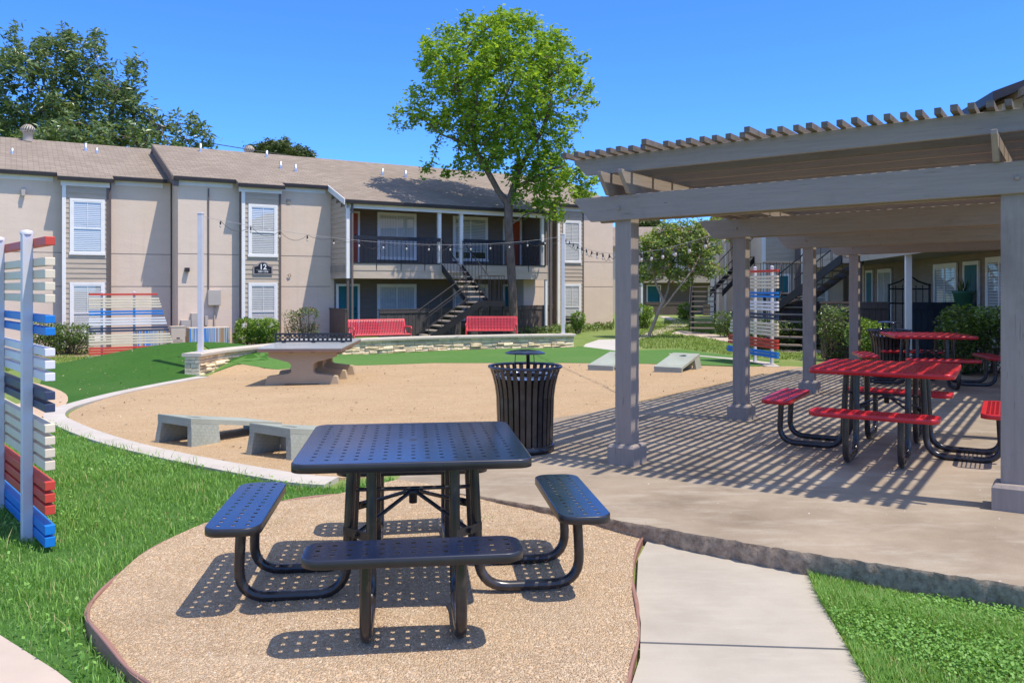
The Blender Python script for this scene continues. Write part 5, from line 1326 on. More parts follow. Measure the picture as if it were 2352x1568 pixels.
# ------------------------------------------------------------------ curved stone seat wall
def seat_wall():
    c = wall_s[20]; root = thing('stone_seat_wall', 'long curved limestone seat wall with pale cast cap in front of the red benches', 'stone wall', (c[0], c[1], -.25))
    line = [Vector(p).to_3d() for p in wall_s]; d = [0]
    for i in range(1, len(line)): d.append(d[-1]+(line[i]-line[i-1]).length)
    def at(s):
        s = min(max(s, 0), d[-1]-1e-4); i = max(k for k in range(len(d)-1) if d[k] <= s); t = (s-d[i])/(d[i+1]-d[i])
        p = line[i].lerp(line[i+1], t); tt = (line[i+1]-line[i]).normalized(); return p, tt, Vector((-tt.y, tt.x, 0))
    L = d[-1]; TOP = .175; mb = MB()
    vs = []; k = 60
    for i in range(k+1):
        p, t, nn = at(.04+(L-.08)*i/k)
        for o, z in ((.05, -.45), (.05, TOP), (.36, TOP), (.36, -.45)): q = p+nn*o; vs.append((q.x, q.y, z))
    fs = [(i*4+j, i*4+4+j, i*4+4+(j+1) % 4, i*4+(j+1) % 4) for i in range(k) for j in range(4)]+[(0, 1, 2, 3), (k*4+3, k*4+2, k*4+1, k*4)]
    mb.add(vs, fs); mb.build('core', 'mortar', root)
    mb = MB(); r_ = random.Random(5)
    def stone(s0, s1, z0, z1, rough, side=0):
        g = .006; a = s0+g; b = s1-g; zz0 = z0+g*.8; zz1 = z1-g*.8; pr = r_.uniform(.0, .016) if not rough else r_.uniform(-.008, .05)
        nseg = max(1, int((b-a)/.12)); vs = []; 
        for i in range(nseg+1):
            s = a+(b-a)*i/nseg; p, t, nn = at(s)
            j = (lambda q: r_.uniform(-q, q)) if rough else (lambda q: r_.uniform(-q, q)*.25)
            bul = pr+j(.014); e = .012 if rough else .005
            for o, z in ((.06, zz0), (.045-bul+e+.01, zz0+j(.012)), (.045-bul-.006, zz0+(zz1-zz0)*.3), (.045-bul-.004+j(.008), zz0+(zz1-zz0)*.72), (.045-bul+e+.01, zz1+j(.010)), (.06, zz1)):
                q = p+nn*o; vs.append((q.x, q.y, z))
        fs = [(i*6+j, (i+1)*6+j, (i+1)*6+j+1, i*6+j+1) for i in range(nseg) for j in range(5)]+[tuple(range(6)), tuple(nseg*6+5-j for j in range(6))]
        mb.add(vs, fs)
    z = TOP
    rows = [(.075, 0, .2, .36), (.08, 0, .2, .36), (.105, 1, .16, .42), (.09, 1, .14, .36), (.12, 1, .16, .45), (.10, 1, .2, .45)]
    for h, rough, l0, l1 in rows:
        s = .0
        while s < L:
            e = min(L, s+r_.uniform(l0, l1))
            if L-e < .1: e = L
            if rough and r_.random() < .28:
                zz = z-h*r_.uniform(.4, .6); stone(s, e, zz, z, rough); stone(s, e, z-h, zz, rough)
            else: stone(s, e, z-h-(r_.uniform(0, .02) if rough else 0), z, rough)
            s = e
        z -= h
    mb.build('facing', 'stone', root)
    # end faces
    for s, sg in ((.0, -1), (L, 1)):
        p, t, nn = at(s); E = Fr((p.x, p.y, 0), nn, t*sg); mb = MB(); z = TOP
        for h in (.075, .075, .1, .08, .1, .1, .1):
            m_ = r_.uniform(.12, .24)
            for a, b in ((.035, m_), (m_, .37)): mb.box(E, a+.004, b-.004, -.06, r_.uniform(.006, .02), z-h+.004, z-.004)
            z -= h
        mb.build('end_facing', 'stone', root, .006)
    # cap in separate lengths
    s = -.06
    while s < L+.05:
        e = min(L+.06, s+1.2); vs = []; n = 6
        if L+.06-e < .4: e = L+.06
        for i in range(n+1):
            q = s+.003+(e-s-.006)*i/n; p, t, nn = at(q); p = p+t*(q-min(max(q, 0), L))
            for o, zz in ((-.03, TOP+.001), (-.035, TOP+.055), (-.02, TOP+.072), (.40, TOP+.072), (.415, TOP+.055), (.41, TOP+.001)):
                w = p+nn*o; vs.append((w.x, w.y, zz))
        fs = [(i*6+j, (i+1)*6+j, (i+1)*6+(j+1) % 6, i*6+(j+1) % 6) for i in range(n) for j in range(6)]+[tuple(range(6)), tuple(n*6+5-j for j in range(6))]
        mb = MB(); mb.add(vs, fs); mb.build('cap', 'cap', root); s = e
    return at, L
wall_at, wall_len = seat_wall()
# ------------------------------------------------------------------ white posts and the lights strung between them
def white_post(label, xpx, s):
    p, t, nn = wall_at(s); c = p+nn*.2
    root = thing('light_post', label, 'post', (c.x, c.y, .247), 'white posts on the seat wall')
    mb = MB(); mb.box(Fr(c), -.052, .052, -.052, .052, .2475, 3.26); mb.build('shaft', 'white_post', root, .006)
    mb = MB(); mb.box(Fr(c), -.06, .06, -.06, .06, 3.2605, 3.30); mb.build('cap', 'white_post', root, .012)
    mb = MB(); mb.box(Fr(c), -.1, .1, -.1, .1, .2475, .262); mb.build('base_plate', 'white_post', root)
    return Vector((c.x, c.y, 3.22))
P1 = white_post('white square post on the seat wall end beside the turf mound', 482, .38)
P2 = white_post('white square post near the seat wall end beside the footpath', 1303, wall_len-.28)
def string_lights(label, pts_main, nb, cut0=.04):
    c = pts_main[0]; root = thing('string_lights', label, 'string lights', c, 'string lights over the plaza')
    mb = MB(); mb.tube(pts_main, .004, 6); mb.build('support_cable', 'cable_pale', root)
    # slack lamp cord below the cable
    d = [0]
    for i in range(1, len(pts_main)): d.append(d[-1]+(pts_main[i]-pts_main[i-1]).length)
    def at(s):
        i = max(k for k in range(len(d)-1) if d[k] <= min(s, d[-1]-1e-5)); t = (s-d[i])/(d[i+1]-d[i]); return pts_main[i].lerp(pts_main[i+1], t)
    L = d[-1]; r_ = random.Random(11); cord = []; heads = []
    for k in range(nb):
        s0 = L*(cut0+(.995-cut0)*k/nb); s1 = L*(cut0+(.995-cut0)*(k+1)/nb); sag = r_.choice([.03, .06, .1, .17])
        for j in range(6):
            t = j/6; cord.append(at(s0+(s1-s0)*t)-Vector((0, 0, .012+sag*4*t*(1-t))))
        heads.append(cord[-6].copy())
    mb = MB(); mb.tube(cord, .005, 5); mb.build('lamp_cord', 'cable', root)
    for h in heads:
        mb = MB(); mb.lathe(h, [(.001, 0), (.010, -.01), (.018, -.03), (.020, -.085), (.001, -.086)], 8); s = mb.build('lamp_socket', 'cable', root)
        mb = MB(); mb.lathe(h, [(.014, -.0865), (.022, -.11), (.024, -.125), (.018, -.148), (.001, -.157)], 10); mb.build('bulb', 'bulb', s)
string_lights('long string of bulbs hanging across the courtyard between two white posts', catenary(P1, P2, .42), 15)
string_lights('short string of bulbs from the far white post towards the pergola', catenary(P2, Vector((2.74, 9.62, 2.42)), .45), 20)

# ------------------------------------------------------------------ red steel benches
def bench():
    root = thing('park_bench', 'x', 'bench', (0, 0, 0), 'red steel benches behind the seat wall')
    hw = .88
    prof = [(-.30, .425), (-.27, .44), (-.05, .415), (.14, .425), (.20, .47), (.24, .60), (.29, .80), (.315, .845), (.35, .85)]
    prof = [(-y, z) for y, z in prof]     # seat front at +y for a bench whose back is towards -y
    for nm, seg in (('seat', prof[:5]), ('backrest', prof[4:])):
        mb = MB(); n = 34
        for i in range(n):
            x = -hw+.03+(2*hw-.06)*i/(n-1)
            w = .014
            vs = [(x+s*w, y, z+dz) for y, z in seg for s, dz in ((-1, 0), (1, 0), (1, -.006), (-1, -.006))]
            mb.add(vs, [(k*4+j, k*4+4+j, k*4+4+(j+1) % 4, k*4+(j+1) % 4) for k in range(len(seg)-1) for j in range(4)])
        if nm == 'seat': mb.tube([(-hw, .29, .425), (hw, .29, .425)], .018, 8)
        else:
            mb.tube([(-hw, -.345, .85), (hw, -.345, .85)], .02, 8)
            for z, y in ((.55, -.228), (.64, -.255), (.73, -.278)): mb.box(W, -hw, hw, y-.012, y-.008, z-.012, z+.012)
        mb.build(nm, 'bench_red', root)
    for s in (-1, 1):
        x = s*hw
        mb = MB(); mb.tube(bend([(x, -.345, .85), (x, -.21, .47), (x, -.12, .42), (x, .28, .43), (x, .30, .40), (x, .30, -.02)], .06, 5), .022, 8); mb.tube(bend([(x, -.20, .46), (x, -.27, .2), (x, -.27, -.02)], .05), .022, 8); mb.build('end_frame', 'bench_red', root)
        mb = MB(); mb.tube(bend([(x, -.24, .63), (x, -.1, .65), (x, .30, .65), (x, .335, .60), (x, .30, .52), (x, .29, .43)], .07, 5), .022, 8); mb.build('armrest', 'bench_red', root)
    return root
be = bench(); be2 = copy_tree(be)
for o, x0, x1, Y0, Y1, lab in ((be, 805, 938, 24.2, 25.0, 'red steel bench standing nearer the teal door at the stucco corner'), (be2, 1070, 1188, 27.0, 27.0, 'red steel bench standing in front of the tree trunk and stairs')):
    a = Vector(((x0-1176)/1900*Y0, Y0, 0)); b = Vector(((x1-1176)/1900*Y1, Y1, 0)); c = (a+b)/2; t = (b-a).normalized()
    z = max(G(c.x, c.y), -.19); o.location = (c.x, c.y, z); o.rotation_euler.z = math.atan2(t.y, t.x)+math.pi; o['label'] = lab
    k = (b-a).length/1.80; o.scale = (k, 1, 1)

# ------------------------------------------------------------------ striped slat screens
def screen(label, frame, posts, slats, ph, depth=.058, back=1):
    """frame: x along the slats, y away from the camera; slats: (z0, z1, x0, x1, material); posts stand behind"""
    root = thing('slat_screen', label, 'slat screen', frame.o, 'striped slat screens')
    for x in posts:
        mb = MB(); y0 = .0 if back > 0 else -.0
        mb.box(frame, x-.031, x+.031, y0-.031, y0+.031, -.12, ph); p = mb.build('post', 'white_post', root, .005)
        mb = MB(); mb.lathe(frame(x, y0, ph-.004), [(.040, 0), (.040, .014), (.030, .026), (.001, .032)], 12); mb.build('post_cap', 'white_post', p)
    for z0, z1, x0, x1, m in slats:
        mb = MB(); mb.box(frame, x0, x1, .0315 if back > 0 else -.0315-depth, .0315+depth if back > 0 else -.0315, z0, z1); mb.build('slat', m, root, .004)
    return root
def slat_rows(ys_px, Y, H=.05):
    return [((CAMZ-(y1-661)/1900*Y), (CAMZ-(y0-661)/1900*Y)) for y0, y1 in ys_px]
# nearest screen: the slats' sawn ends at its right edge face the camera
# front end rows read off the near ends of the slats (top, bottom)
near_rows = [((543, 563), 'f_red'), ((591, 610), 'f_cream'), ((619, 639), 'f_cream'), ((648, 667), 'f_cream'), ((676, 695), 'f_cream'), ((724, 742), 'f_blue'), ((752, 770), 'f_blue'), ((800, 818), 'f_white'), ((828, 847), 'f_white'), ((856, 875), 'f_white'),
             ((899, 918), 'f_navy'), ((927, 946), 'f_navy'), ((974, 993), 'f_cream'), ((1002, 1021), 'f_cream'), ((1030, 1050), 'f_cream'), ((1058, 1079), 'f_cream'), ((1105, 1125), 'f_red'), ((1133, 1153), 'f_red'), ((1160, 1181), 'f_red'), ((1205, 1227), 'f_blue'), ((1232, 1255), 'f_blue')]
rows = [((CAMZ-(b-661)/1900*5.15), (CAMZ-(a-661)/1900*5.15), m) for (a, b), m in near_rows]
MTS = {'f_red': 0, 'f_cream': 0}
screen('nearest striped slat screen of red, cream and blue bars at the grass edge', Fr((-3.15, 5.37, 0), (.657, -.754, 0), (.754, .657, 0)), (0, -.95, -1.9), [(z0, z1, -2.3, .357, m) for z0, z1, m in rows], 2.0)
o2 = Vector((-11.93, 23.3, -.48))
screen('far striped slat screen behind the turf mound by the building hedge', Fr(o2, B_D, B_N), (.34, 1.18), [(z0, z1, 0, 1.80+.55*(1.97-z1)/1.9, m) for z0, z1, m in rows], 2.0, back=0)
screen('striped slat screen seen between the pergola posts near the wooden stairs', Fr((5.81, 17.9, .08), Vector((.22, -.975, 0)).normalized(), Vector((.975, .22, 0)).normalized()), (-.35, -1.09, -1.8), [(z0, z1, -1.75-.55*(1.97-z1)/1.9, 0, m) for z0, z1, m in rows], 2.03, back=0)
# ------------------------------------------------------------------ trees and shrubs
def grow(trunks, att, step, kill, infl, iters=150, up=.0, seed=1):
    """branching skeleton that reaches for the attractor points"""
    r_ = np.random.default_rng(seed)
    pos = []; par = []
    for tr in trunks:
        base = len(pos); j0 = tr.get('join', -1)
        for i, p in enumerate(tr['pts']):
            par.append(j0 if i == 0 else len(pos)-1); pos.append(np.array(p, float))
    att = att.copy(); P = np.array(pos)
    D = np.linalg.norm(att[:, None]-P[None], axis=2); near = D.argmin(1); dist = D.min(1)
    for it in range(iters):
        ok = dist < infl
        if not ok.any(): break
        new = []; newpar = []
        for k in np.unique(near[ok]):
            s = ok & (near == k); v = att[s]-pos[k]; v /= np.linalg.norm(v, axis=1)[:, None]+1e-9
            d = v.sum(0)+r_.normal(0, .25, 3); d[2] += up; d /= np.linalg.norm(d)+1e-9
            q = pos[k]+d*step
            new.append(q); newpar.append(k)
        n0 = len(pos); pos += new; par += newpar
        Nn = np.array(new); D = np.linalg.norm(att[:, None]-Nn[None], axis=2); j = D.argmin(1); dm = D.min(1)
        b = dm < dist; near[b] = j[b]+n0; dist[b] = dm[b]
        keep = dist > kill; att = att[keep]; near = near[keep]; dist = dist[keep]
        if len(att) == 0 or len(pos) > 9000: break
    return np.array(pos), np.array(par)
def wood(pos, par, r_tip, r_max, expo=2.3):
    n = len(pos); acc = np.zeros(n); kids = [[] for _ in range(n)]
    for i in range(n):
        if par[i] >= 0: kids[par[i]].append(i)
    order = range(n-1, -1, -1)
    for i in order:
        if not kids[i]: acc[i] = 1
        if par[i] >= 0: acc[par[i]] += acc[i]
    r = r_tip*acc**(1/expo); k = r_max/r.max()
    r = np.maximum(r_tip, r*np.minimum(1, np.maximum(k, .0)) if k < 1 else r*k**np.clip(np.log(acc+1)/np.log(acc.max()+1), 0, 1))
    return r, kids
def wood_mesh(name, pos, par, r, mat, parent):
    mb_v, mb_f = [], []
    for i in range(len(pos)):
        p = par[i]
        if p < 0: continue
        a, b = pos[p], pos[i]; d = b-a; L = np.linalg.norm(d)
        if L < 1e-6: continue
        d /= L; ns = 10 if r[p] > .06 else (6 if r[p] > .02 else 3)
        o = np.cross(d, [.31, .95, .1]); o /= np.linalg.norm(o)+1e-9; q = np.cross(d, o); k = len(mb_v)
        ra = r[p] if r[p] < 1.35*r[i] else r[i]*1.25
        for c, rr in ((a-d*rr_ if False else a, ra), (b+d*r[i]*.3, r[i])):
            for j in range(ns):
                t = 2*math.pi*j/ns; mb_v.append(c+(o*math.cos(t)+q*math.sin(t))*rr)
        for j in range(ns): mb_f.append((k+j, k+(j+1) % ns, k+ns+(j+1) % ns, k+ns+j))
    return npmesh(name, np.array(mb_v), np.array(mb_f), mat, parent, smooth=True)
rr_ = 0
def leaf_mesh(name, C, size, mat, parent, droop=.2, aspect=.5, up=.5, seed=2, at=None):
    """one folded leaf per centre"""
    r_ = np.random.default_rng(seed); n = len(C)
    d = r_.normal(0, 1, (n, 3)); d[:, 2] = d[:, 2]*.5-droop; d /= np.linalg.norm(d, axis=1)[:, None]
    nrm = r_.normal(0, 1, (n, 3)); nrm[:, 2] = np.abs(nrm[:, 2])+up
    s = np.cross(d, nrm); s /= np.linalg.norm(s, axis=1)[:, None]+1e-9; u = np.cross(s, d)
    L = r_.uniform(size*.65, size*1.25, n)[:, None]; w = L*aspect*r_.uniform(.7, 1.2, n)[:, None]*.5
    b = C-d*L*.5; t = C+d*L*.5; m = C-u*L*.06
    l_ = C+s*w+u*L*.05; r2 = C-s*w+u*L*.05
    V = np.stack([b, r2, t, l_, m], 1).reshape(-1, 3); i = np.arange(n)[:, None]*5
    F_ = np.concatenate([i+np.array([0, 1, 2, 4]), i+np.array([0, 4, 2, 3])], 0)
    return npmesh(name, V, F_, mat, parent, at=at)
def ellipsoid_pts(cs, n, seed, shell=.35):
    r_ = np.random.default_rng(seed); out = []
    vol = np.array([c[1][0]*c[1][1]*c[1][2]*(c[2] if len(c) > 2 else 1) for c in cs]); vol = vol/vol.sum()
    for c, f in zip(cs, vol):
        k = max(8, int(n*f)); d = r_.normal(0, 1, (k, 3)); d /= np.linalg.norm(d, axis=1)[:, None]
        rad = r_.uniform(shell**3, 1, k)**(1/3); out.append(np.array(c[0])+d*rad[:, None]*np.array(c[1]))
    return np.concatenate(out)
def clump_filter(P, freq, thr, seed, jit=.35):
    r_ = np.random.default_rng(seed); ph = r_.uniform(0, 6.28, 9)
    f = np.sin(P[:, 0]*freq+ph[0]+1.2*np.sin(P[:, 2]*freq*.7+ph[1]))+np.sin(P[:, 2]*freq*1.1+ph[2]+1.1*np.sin(P[:, 1]*freq*.8+ph[3]))+np.sin(P[:, 1]*freq*.9+ph[4]+P[:, 0]*freq*.35)
    return P[f+r_.normal(0, jit, len(P)) > thr]
def tree(name, label, base, trunks, blobs, n_att, step, kill, infl, r_tip, r_max, leaf, leaf_n, spread, mat_leaf, mat_bark, seed, tip_frac=.5, aspect=.5, up=.05, clump=None, group=None, droop=.2):
    root = thing(name, label, 'tree', base, group)
    att = ellipsoid_pts(blobs, n_att, seed)
    if clump: att = clump_filter(att, clump[0], clump[1], seed)
    pos, par = grow(trunks, att, step, kill, infl, up=up, seed=seed)
    r, kids = wood(pos, par, r_tip, r_max)
    wood_mesh('trunk', pos, par, r, mat_bark, root)
    r_ = np.random.default_rng(seed+5)
    nk = np.array([len(k) for k in kids]); thin = r < np.quantile(r, tip_frac)
    w = thin*(1+2*(nk == 0)); w = w/w.sum(); idx = r_.choice(len(pos), leaf_n, p=w)
    C = pos[idx]+r_.normal(0, spread, (leaf_n, 3))
    leaf_mesh('crown', C, leaf, mat_leaf, root, aspect=aspect, seed=seed, droop=droop)
    return root
# the bright spring tree in the middle
Yt = 32.0
def tp(x, y, Y=Yt): v = at_depth(x, y, Y); return (v.x, v.y, v.z)
def blob(x, y, rx, ry, Y=Yt, rd=None, wgt=1): c = at_depth(x, y, Y); k = Y/1900; return ((c.x, c.y, c.z), (rx*k, (rd or rx)*k, ry*k), wgt)
trunk = [tp(1180, 775), tp(1179, 720), tp(1176, 650), tp(1172, 580), tp(1168, 520), tp(1168, 470), tp(1180, 430), tp(1192, 390, Yt+.2)]
left_limb = {'join': 5, 'pts': [tp(1145, 440), tp(1118, 390, Yt-.2), tp(1092, 345, Yt-.3), tp(1050, 322, Yt-.4), tp(1015, 310, Yt-.4)]}
mid_limb = {'join': 12-4+0, 'pts': []}
side = {'join': 4, 'pts': [tp(1185, 508, Yt-.1), tp(1205, 494, Yt-.2), tp(1228, 488, Yt-.3)]}
limbs = [{'pts': trunk}, left_limb, side, {'join': 7, 'pts': [tp(1190, 350, Yt+.3), tp(1165, 300, Yt+.3), tp(1150, 250, Yt+.2)]}, {'join': 7, 'pts': [tp(1215, 350, Yt+.1), tp(1245, 300), tp(1265, 250, Yt-.3)]}, {'join': 10, 'pts': [tp(1085, 300, Yt-.1), tp(1070, 250, Yt+.1), tp(1050, 200, Yt+.2)]}, {'join': 6, 'pts': [tp(1215, 415, Yt-.4), tp(1260, 390, Yt-.8), tp(1300, 380, Yt-1.0)]}]
blobs = [blob(1150, 195, 190, 150), blob(1130, 110, 150, 75), blob(1175, 75, 60, 45), blob(1010, 130, 75, 60), blob(1275, 135, 80, 70), blob(1010, 250, 95, 60), blob(935, 265, 48, 34), blob(1305, 215, 65, 55), blob(1340, 250, 34, 26), blob(1170, 330, 110, 75), blob(1290, 310, 70, 60), blob(1040, 370, 62, 38), blob(1000, 395, 32, 16), blob(1290, 415, 80, 55), blob(1350, 440, 30, 50), blob(1230, 440, 60, 45), blob(1345, 345, 22, 30), blob(1270, 478, 50, 26), blob(1215, 455, 50, 40), blob(1330, 400, 50, 60), blob(1085, 345, 60, 40), blob(1255, 380, 80, 60), blob(1340, 470, 30, 24), blob(1300, 450, 60, 40, Yt, None, 2), blob(1230, 400, 60, 60)]
tree('maple_tree', 'tall bright green spring tree standing behind the right red bench', (tp(1180, 775)[0], Yt, G(.06, Yt)), limbs, blobs, 3000, .22, .28, 2.4, 0.009, .175, .19, 28000, .13, 'leaf_spring', 'bark', 21, .74, .58, .06, (2.6, -1.2))
# the dark broad tree behind the left end of the building
YL = 44.
b0 = tp(200, 520, YL)
lim = [{'pts': [(b0[0], YL, -.4), (b0[0]+.1, YL, 1.6), (b0[0], YL, 3.2), (b0[0]-.1, YL, 4.6)]}, {'join': 3, 'pts': [tp(160, 380, YL), tp(130, 320, YL), tp(100, 250, YL)]}, {'join': 3, 'pts': [tp(230, 380, YL), tp(250, 310, YL), tp(260, 230, YL)]}, {'join': 3, 'pts': [tp(270, 390, YL-.5), tp(330, 330, YL-.6), tp(370, 290, YL-.6)]}, {'join': 3, 'pts': [tp(100, 390, YL), tp(40, 330, YL+.5), tp(0, 270, YL+.5)]}]
bl = [blob(95, 200, 85, 120, YL), blob(35, 120, 26, 62, YL), blob(110, 105, 62, 48, YL), blob(90, 75, 22, 26, YL), blob(215, 150, 48, 75, YL), blob(205, 90, 20, 26, YL), blob(315, 165, 22, 42, YL), blob(20, 260, 70, 110, YL), blob(210, 260, 110, 90, YL), blob(300, 230, 55, 50, YL), blob(350, 265, 50, 60, YL), blob(420, 300, 50, 42, YL), blob(465, 325, 30, 25, YL), blob(250, 340, 190, 40, YL), blob(-40, 200, 60, 120, YL), blob(375, 225, 24, 22, YL)]
tree('oak_tree', 'broad dark green tree rising behind the left end of the stucco roof', (b0[0], YL, -.4), lim, bl, 3000, .32, .42, 4, .014, .35, .36, 19000, .22, 'leaf_dark', 'bark', 33, .7, .36, .05, (1.9, -.8), droop=.35)
# pine top over the ridge and dark tree tops beyond the far building
YP = 62.
pb0 = at_depth(650, 420, YP)
tree('pine_tree', 'small dark pine top showing above the ridge of the stucco building', (pb0.x, YP, -.4), [{'pts': [(pb0.x, YP, -.4), (pb0.x, YP, 4), (pb0.x, YP, 8.), (pb0.x+.1, YP, 10.2)]}], [blob(645, 348, 62, 20, YP), blob(600, 345, 30, 17, YP), blob(690, 355, 36, 14, YP), blob(640, 335, 34, 12, YP), blob(715, 365, 14, 6, YP)], 700, .3, .4, 5, .018, .25, .34, 5200, .16, 'leaf_pine', 'bark', 41, .8, .3, .15)
YQ = 75.
for i, (x, y, rx, ry, lab) in enumerate(((1490, 520, 34, 16, 'distant dark tree top over the far roof beside the nearest pergola post'),)):
    q0 = at_depth(x, 600, YQ)
    tree('distant_tree', lab, (q0.x, YQ, -.3), [{'pts': [(q0.x, YQ, -.3), (q0.x, YQ, 3), (q0.x, YQ, 6.2)]}], [blob(x, y, rx, ry, YQ), blob(x+10, y-8, rx*.5, ry*.6, YQ)], 400, .35, .5, 6, .02, .25, .4, 2600, .2, 'leaf_pine', 'bark', 50+i, .8, .4, .1)
# small crooked tree on the lawn
YM = 30.
def tm(x, y, dY=0): v = at_depth(x, y, YM+dY); return (v.x, v.y, v.z)
tk = [{'pts': [tm(1490, 772), tm(1502, 742), tm(1514, 712), tm(1524, 690)]}, {'join': 3, 'pts': [tm(1514, 668), tm(1504, 645), tm(1500, 615), tm(1490, 590)]}, {'join': 3, 'pts': [tm(1534, 668, .2), tm(1538, 640, .2), tm(1546, 600, .2)]}, {'join': 2, 'pts': [tm(1530, 700, -.3), tm(1550, 672, -.3), tm(1568, 650, -.4), tm(1590, 620, -.4)]}, {'join': 5, 'pts': [tm(1522, 640, -.2), tm(1526, 600, -.2)]}]
bm_ = [blob(1490, 590, 48, 52, YM), blob(1550, 560, 58, 52, YM), blob(1595, 545, 36, 34, YM), blob(1610, 600, 48, 36, YM), blob(1650, 618, 20, 16, YM), blob(1560, 625, 30, 22, YM), blob(1480, 640, 26, 22, YM), blob(1640, 560, 22, 30, YM), blob(1575, 525, 26, 18, YM), blob(1570, 650, 22, 14, YM)]
tree('crape_myrtle', 'small crooked multi-stemmed tree with pale trunk beside the lawn path', tm(1490, 772), tk, bm_, 900, .14, .18, 2, 0.008, .062, .14, 9500, .10, 'leaf_myrtle', 'bark_pale', 61, .75, .5, .05, (4.5, -.9))
# branch of a nearer tree hanging over the far roofs at the pergola corner
YK = 37.
k0 = at_depth(1690, 700, YK)
tree('broadleaf_tree', 'thin leafy tree top behind the pergola beam beside the right building', (k0.x, YK+1, -.2), [{'pts': [(k0.x+.3, YK+1, -.2), (k0.x+.2, YK+1, 2), tuple(at_depth(1680, 540, YK)), tuple(at_depth(1650, 518, YK))]}], [blob(1640, 516, 40, 14, YK), blob(1670, 530, 30, 14, YK), blob(1610, 515, 18, 8, YK)], 260, .2, .26, 4, .012, .09, .16, 900, .1, 'leaf_myrtle', 'bark_pale', 71, .8, .5)

def shrub(name, label, c, blobs, n, leaf, mat, group=None, twigs=26, aspect=.55, shell=.55, clump=None, seed=3, gz=None):
    """leaf mass with twigs; blobs are relative to the foot c"""
    z = G(c[0], c[1]) if gz is None else gz
    root = thing(name, label, 'shrub', (c[0], c[1], z), group)
    bs = [((c[0]+b[0], c[1]+b[1], z+b[2]), b[3:6]) for b in blobs]
    C = ellipsoid_pts(bs, n, seed, shell); C = C[C[:, 2] > z+.03]
    if clump: C = clump_filter(C, clump[0], clump[1], seed, .6)
    leaf_mesh('foliage', C, leaf, mat, root, aspect=aspect, up=.7, seed=seed)
    r_ = random.Random(seed); mb = MB()
    for i in range(twigs):
        b = r_.choice(bs); a = Vector((c[0]+r_.uniform(-.12, .12)+(b[0][0]-c[0])*.6, c[1]+r_.uniform(-.1, .1)+(b[0][1]-c[1])*.6, z-.05)); e = Vector(b[0])+Vector([r_.uniform(-.75, .75)*q for q in b[1]])
        m_ = a.lerp(e, .5)+Vector((r_.uniform(-.06, .06), r_.uniform(-.06, .06), .03)); mb.tube([a, m_, e], [.014, .010, .004], 5)
    mb.build('stems', 'bark', root)
    return root
def hedge(label, x0, x1, ytop, ybot, Y, n, leaf, mat, depth=.45, group=None, seed=4, name='hedge', ground=None, lumps=5, twigs=40, clump=None):
    """clipped hedge: overlapping leaf masses between two picture columns at one distance"""
    a = at_depth(x0, ytop, Y); b = at_depth(x1, ytop, Y); z = G((a.x+b.x)/2, Y) if ground is None else ground
    H = a.z-z; W_ = b.x-a.x; c = ((a.x+b.x)/2, Y); r_ = random.Random(seed); bl_ = []
    for i in range(lumps):
        t = (i+.5)/lumps-.5; rx = W_/lumps*.72
        bl_.append((t*W_*.86, r_.uniform(-.1, .1), H*.66+r_.uniform(-.05, .05), rx, depth, H*.34+r_.uniform(-.03, .03)))
        bl_.append((t*W_*.86+r_.uniform(-.08, .08), r_.uniform(-.1, .1), H*.34, rx*.95, depth*.9, H*.32))
    return shrub(name, label, c, bl_, n, leaf, mat, group, twigs, seed=seed, gz=z, clump=clump)
hedge('dark glossy hedge under the first window behind the nearest slat screen', 62, 212, 736, 806, 25.6, 4200, .085, 'leaf_hedge_dark', .55, 'hedges along the stucco building', 5, lumps=4)
hedge('clipped bright hedge under the window left of the nandina', 541, 640, 731, 788, 28.0, 6500, .085, 'leaf_hedge', .5, 'hedges along the stucco building', 6, ground=-.33, lumps=3)
c = at_depth(690, 740, 28.6)
shrub('nandina_shrub', 'loose reddish tipped shrub with bare stems against the sunlit stucco', (c.x, c.y), [(-.35, 0, .95, .38, .35, .25), (.25, 0, 1.05, .42, .35, .26), (.0, .1, .65, .5, .35, .28), (.45, 0, .55, .22, .2, .3), (-.45, 0, .5, .22, .2, .22)], 2600, .085, 'leaf_nandina', None, 50, .4, .3, (6, -.4), 8, gz=-.3)
c = at_depth(1327, 728, 32.8)
shrub('round_shrub', 'small round green shrub against the stucco right of the white post', (c.x, c.y), [(0, 0, .50, .33, .33, .34), (0, 0, .3, .26, .26, .24)], 1300, .085, 'leaf_hedge', None, 14, .55, .5, None, 9, gz=-.1)
c = at_depth(75, 715, 27.5)
shrub('wispy_shrub', 'wispy yellow green shrub above the dark hedge by the first window', (c.x, c.y), [(0, 0, 1.0, .45, .3, .45), (.3, 0, .8, .5, .3, .4)], 700, .10, 'leaf_nandina', None, 40, .25, .2, None, 10, gz=-.45)
# court side shrubs
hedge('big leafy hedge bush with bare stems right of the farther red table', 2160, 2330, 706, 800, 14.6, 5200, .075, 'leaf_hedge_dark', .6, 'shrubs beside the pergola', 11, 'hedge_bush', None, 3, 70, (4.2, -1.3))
hedge('brighter leaves for the sunlit top of the big bush right of the table', 2175, 2330, 700, 745, 14.5, 1600, .075, 'leaf_hedge', .5, 'shrubs beside the pergola', 12, 'hedge_bush', .75, 3, 0)  # brighter leaf colour stands for sun on top of the big bush
hedge('bright yellow green clipped bush left of the far waste bin', 1952, 2036, 730, 812, 15.8, 3400, .07, 'leaf_hedge', .5, 'shrubs beside the pergola', 13, 'hedge_bush', .02, 2, 30)
hedge('dark shaded bush with bare stems between two pergola posts', 1882, 1950, 700, 792, 19.4, 2600, .075, 'leaf_hedge_dark', .6, 'shrubs beside the pergola', 14, 'hedge_bush', -.1, 2, 40, (4, -1.0))
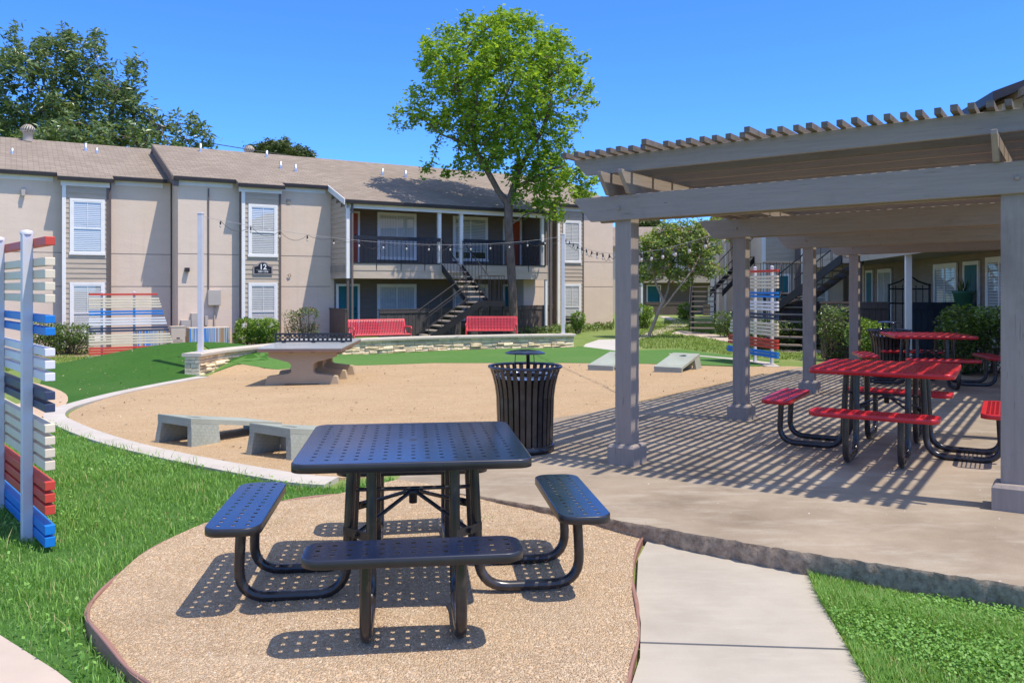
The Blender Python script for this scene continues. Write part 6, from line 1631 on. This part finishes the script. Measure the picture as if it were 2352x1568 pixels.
hedge('low dark shrubs in shade under the open tread stairs', 1690, 1870, 735, 790, 24.5, 3400, .09, 'leaf_hedge_dark', .6, 'shrubs beside the pergola', 15, 'hedge_bush', -.1, 4, 20)
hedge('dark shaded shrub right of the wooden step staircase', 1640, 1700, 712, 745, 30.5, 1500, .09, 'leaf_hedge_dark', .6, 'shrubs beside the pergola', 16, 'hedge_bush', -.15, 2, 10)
hedge('layered clipped green bush beside the nearest pergola post', 1462, 1500, 700, 748, 37, 1700, .10, 'leaf_hedge', .6, 'bushes on the far lawn', 17, 'hedge_bush', -.15, 2, 14)
hedge('tall rounded bush with brown flank near the far fence', 1562, 1592, 695, 737, 47, 1500, .13, 'leaf_hedge', .5, 'bushes on the far lawn', 18, 'hedge_bush', -.2, 1, 14)
# ground cover along the building and at the bench
def cover(poly, count, mat, size, h, seed):
    P = np.array(poly); lo, hi = P.min(0), P.max(0); r_ = np.random.default_rng(seed)
    pts = r_.uniform(lo, hi, (count*3, 2)); pts = pts[inpoly(pts, poly)][:count]
    z = np.array([G(x, y) for x, y in pts])+r_.uniform(.01, h, len(pts))
    return tag(leaf_mesh('ground_cover', np.stack([pts[:, 0], pts[:, 1], z], 1), size, mat, None, up=1.2, seed=seed), kind='stuff')
cov = [px(*p) for p in [(985, 770), (1070, 766), (1190, 766), (1300, 766), (1410, 757), (1410, 742), (1330, 744), (1260, 752), (1180, 757), (1060, 760)]]
cover(cov, 7000, 'leaf_cover', .13, .26, 3)
cov2 = [px(*p) for p in [(1690, 800), (1760, 806), (1850, 803), (1950, 800), (1950, 778), (1850, 775), (1760, 780), (1690, 782)]]
cover(cov2, 4500, 'leaf_hedge_dark', .10, .16, 4)
# dead leaves on the turf, gravel and beds
def litter(poly, n, seed, size=.05, off=.02):
    P = np.array(poly); r_ = np.random.default_rng(seed); pts = r_.uniform(P.min(0), P.max(0), (n*3, 2)); pts = pts[inpoly(pts, poly)][:n]
    z = np.array([G(x, y) for x, y in pts])+off
    o = leaf_mesh('dead_leaves', np.stack([pts[:, 0], pts[:, 1], z], 1), size, 'dead', None, up=3, seed=seed); return tag(o, kind='stuff')
MT['dead'] = foliage('dead_leaf', (.20, .12, .06), (.5, .42, .28), .1)
litter(mound, 240, 5, .045, .025); litter(plaza, 220, 6, .05, .016); litter(cov, 60, 7, .08, .1)
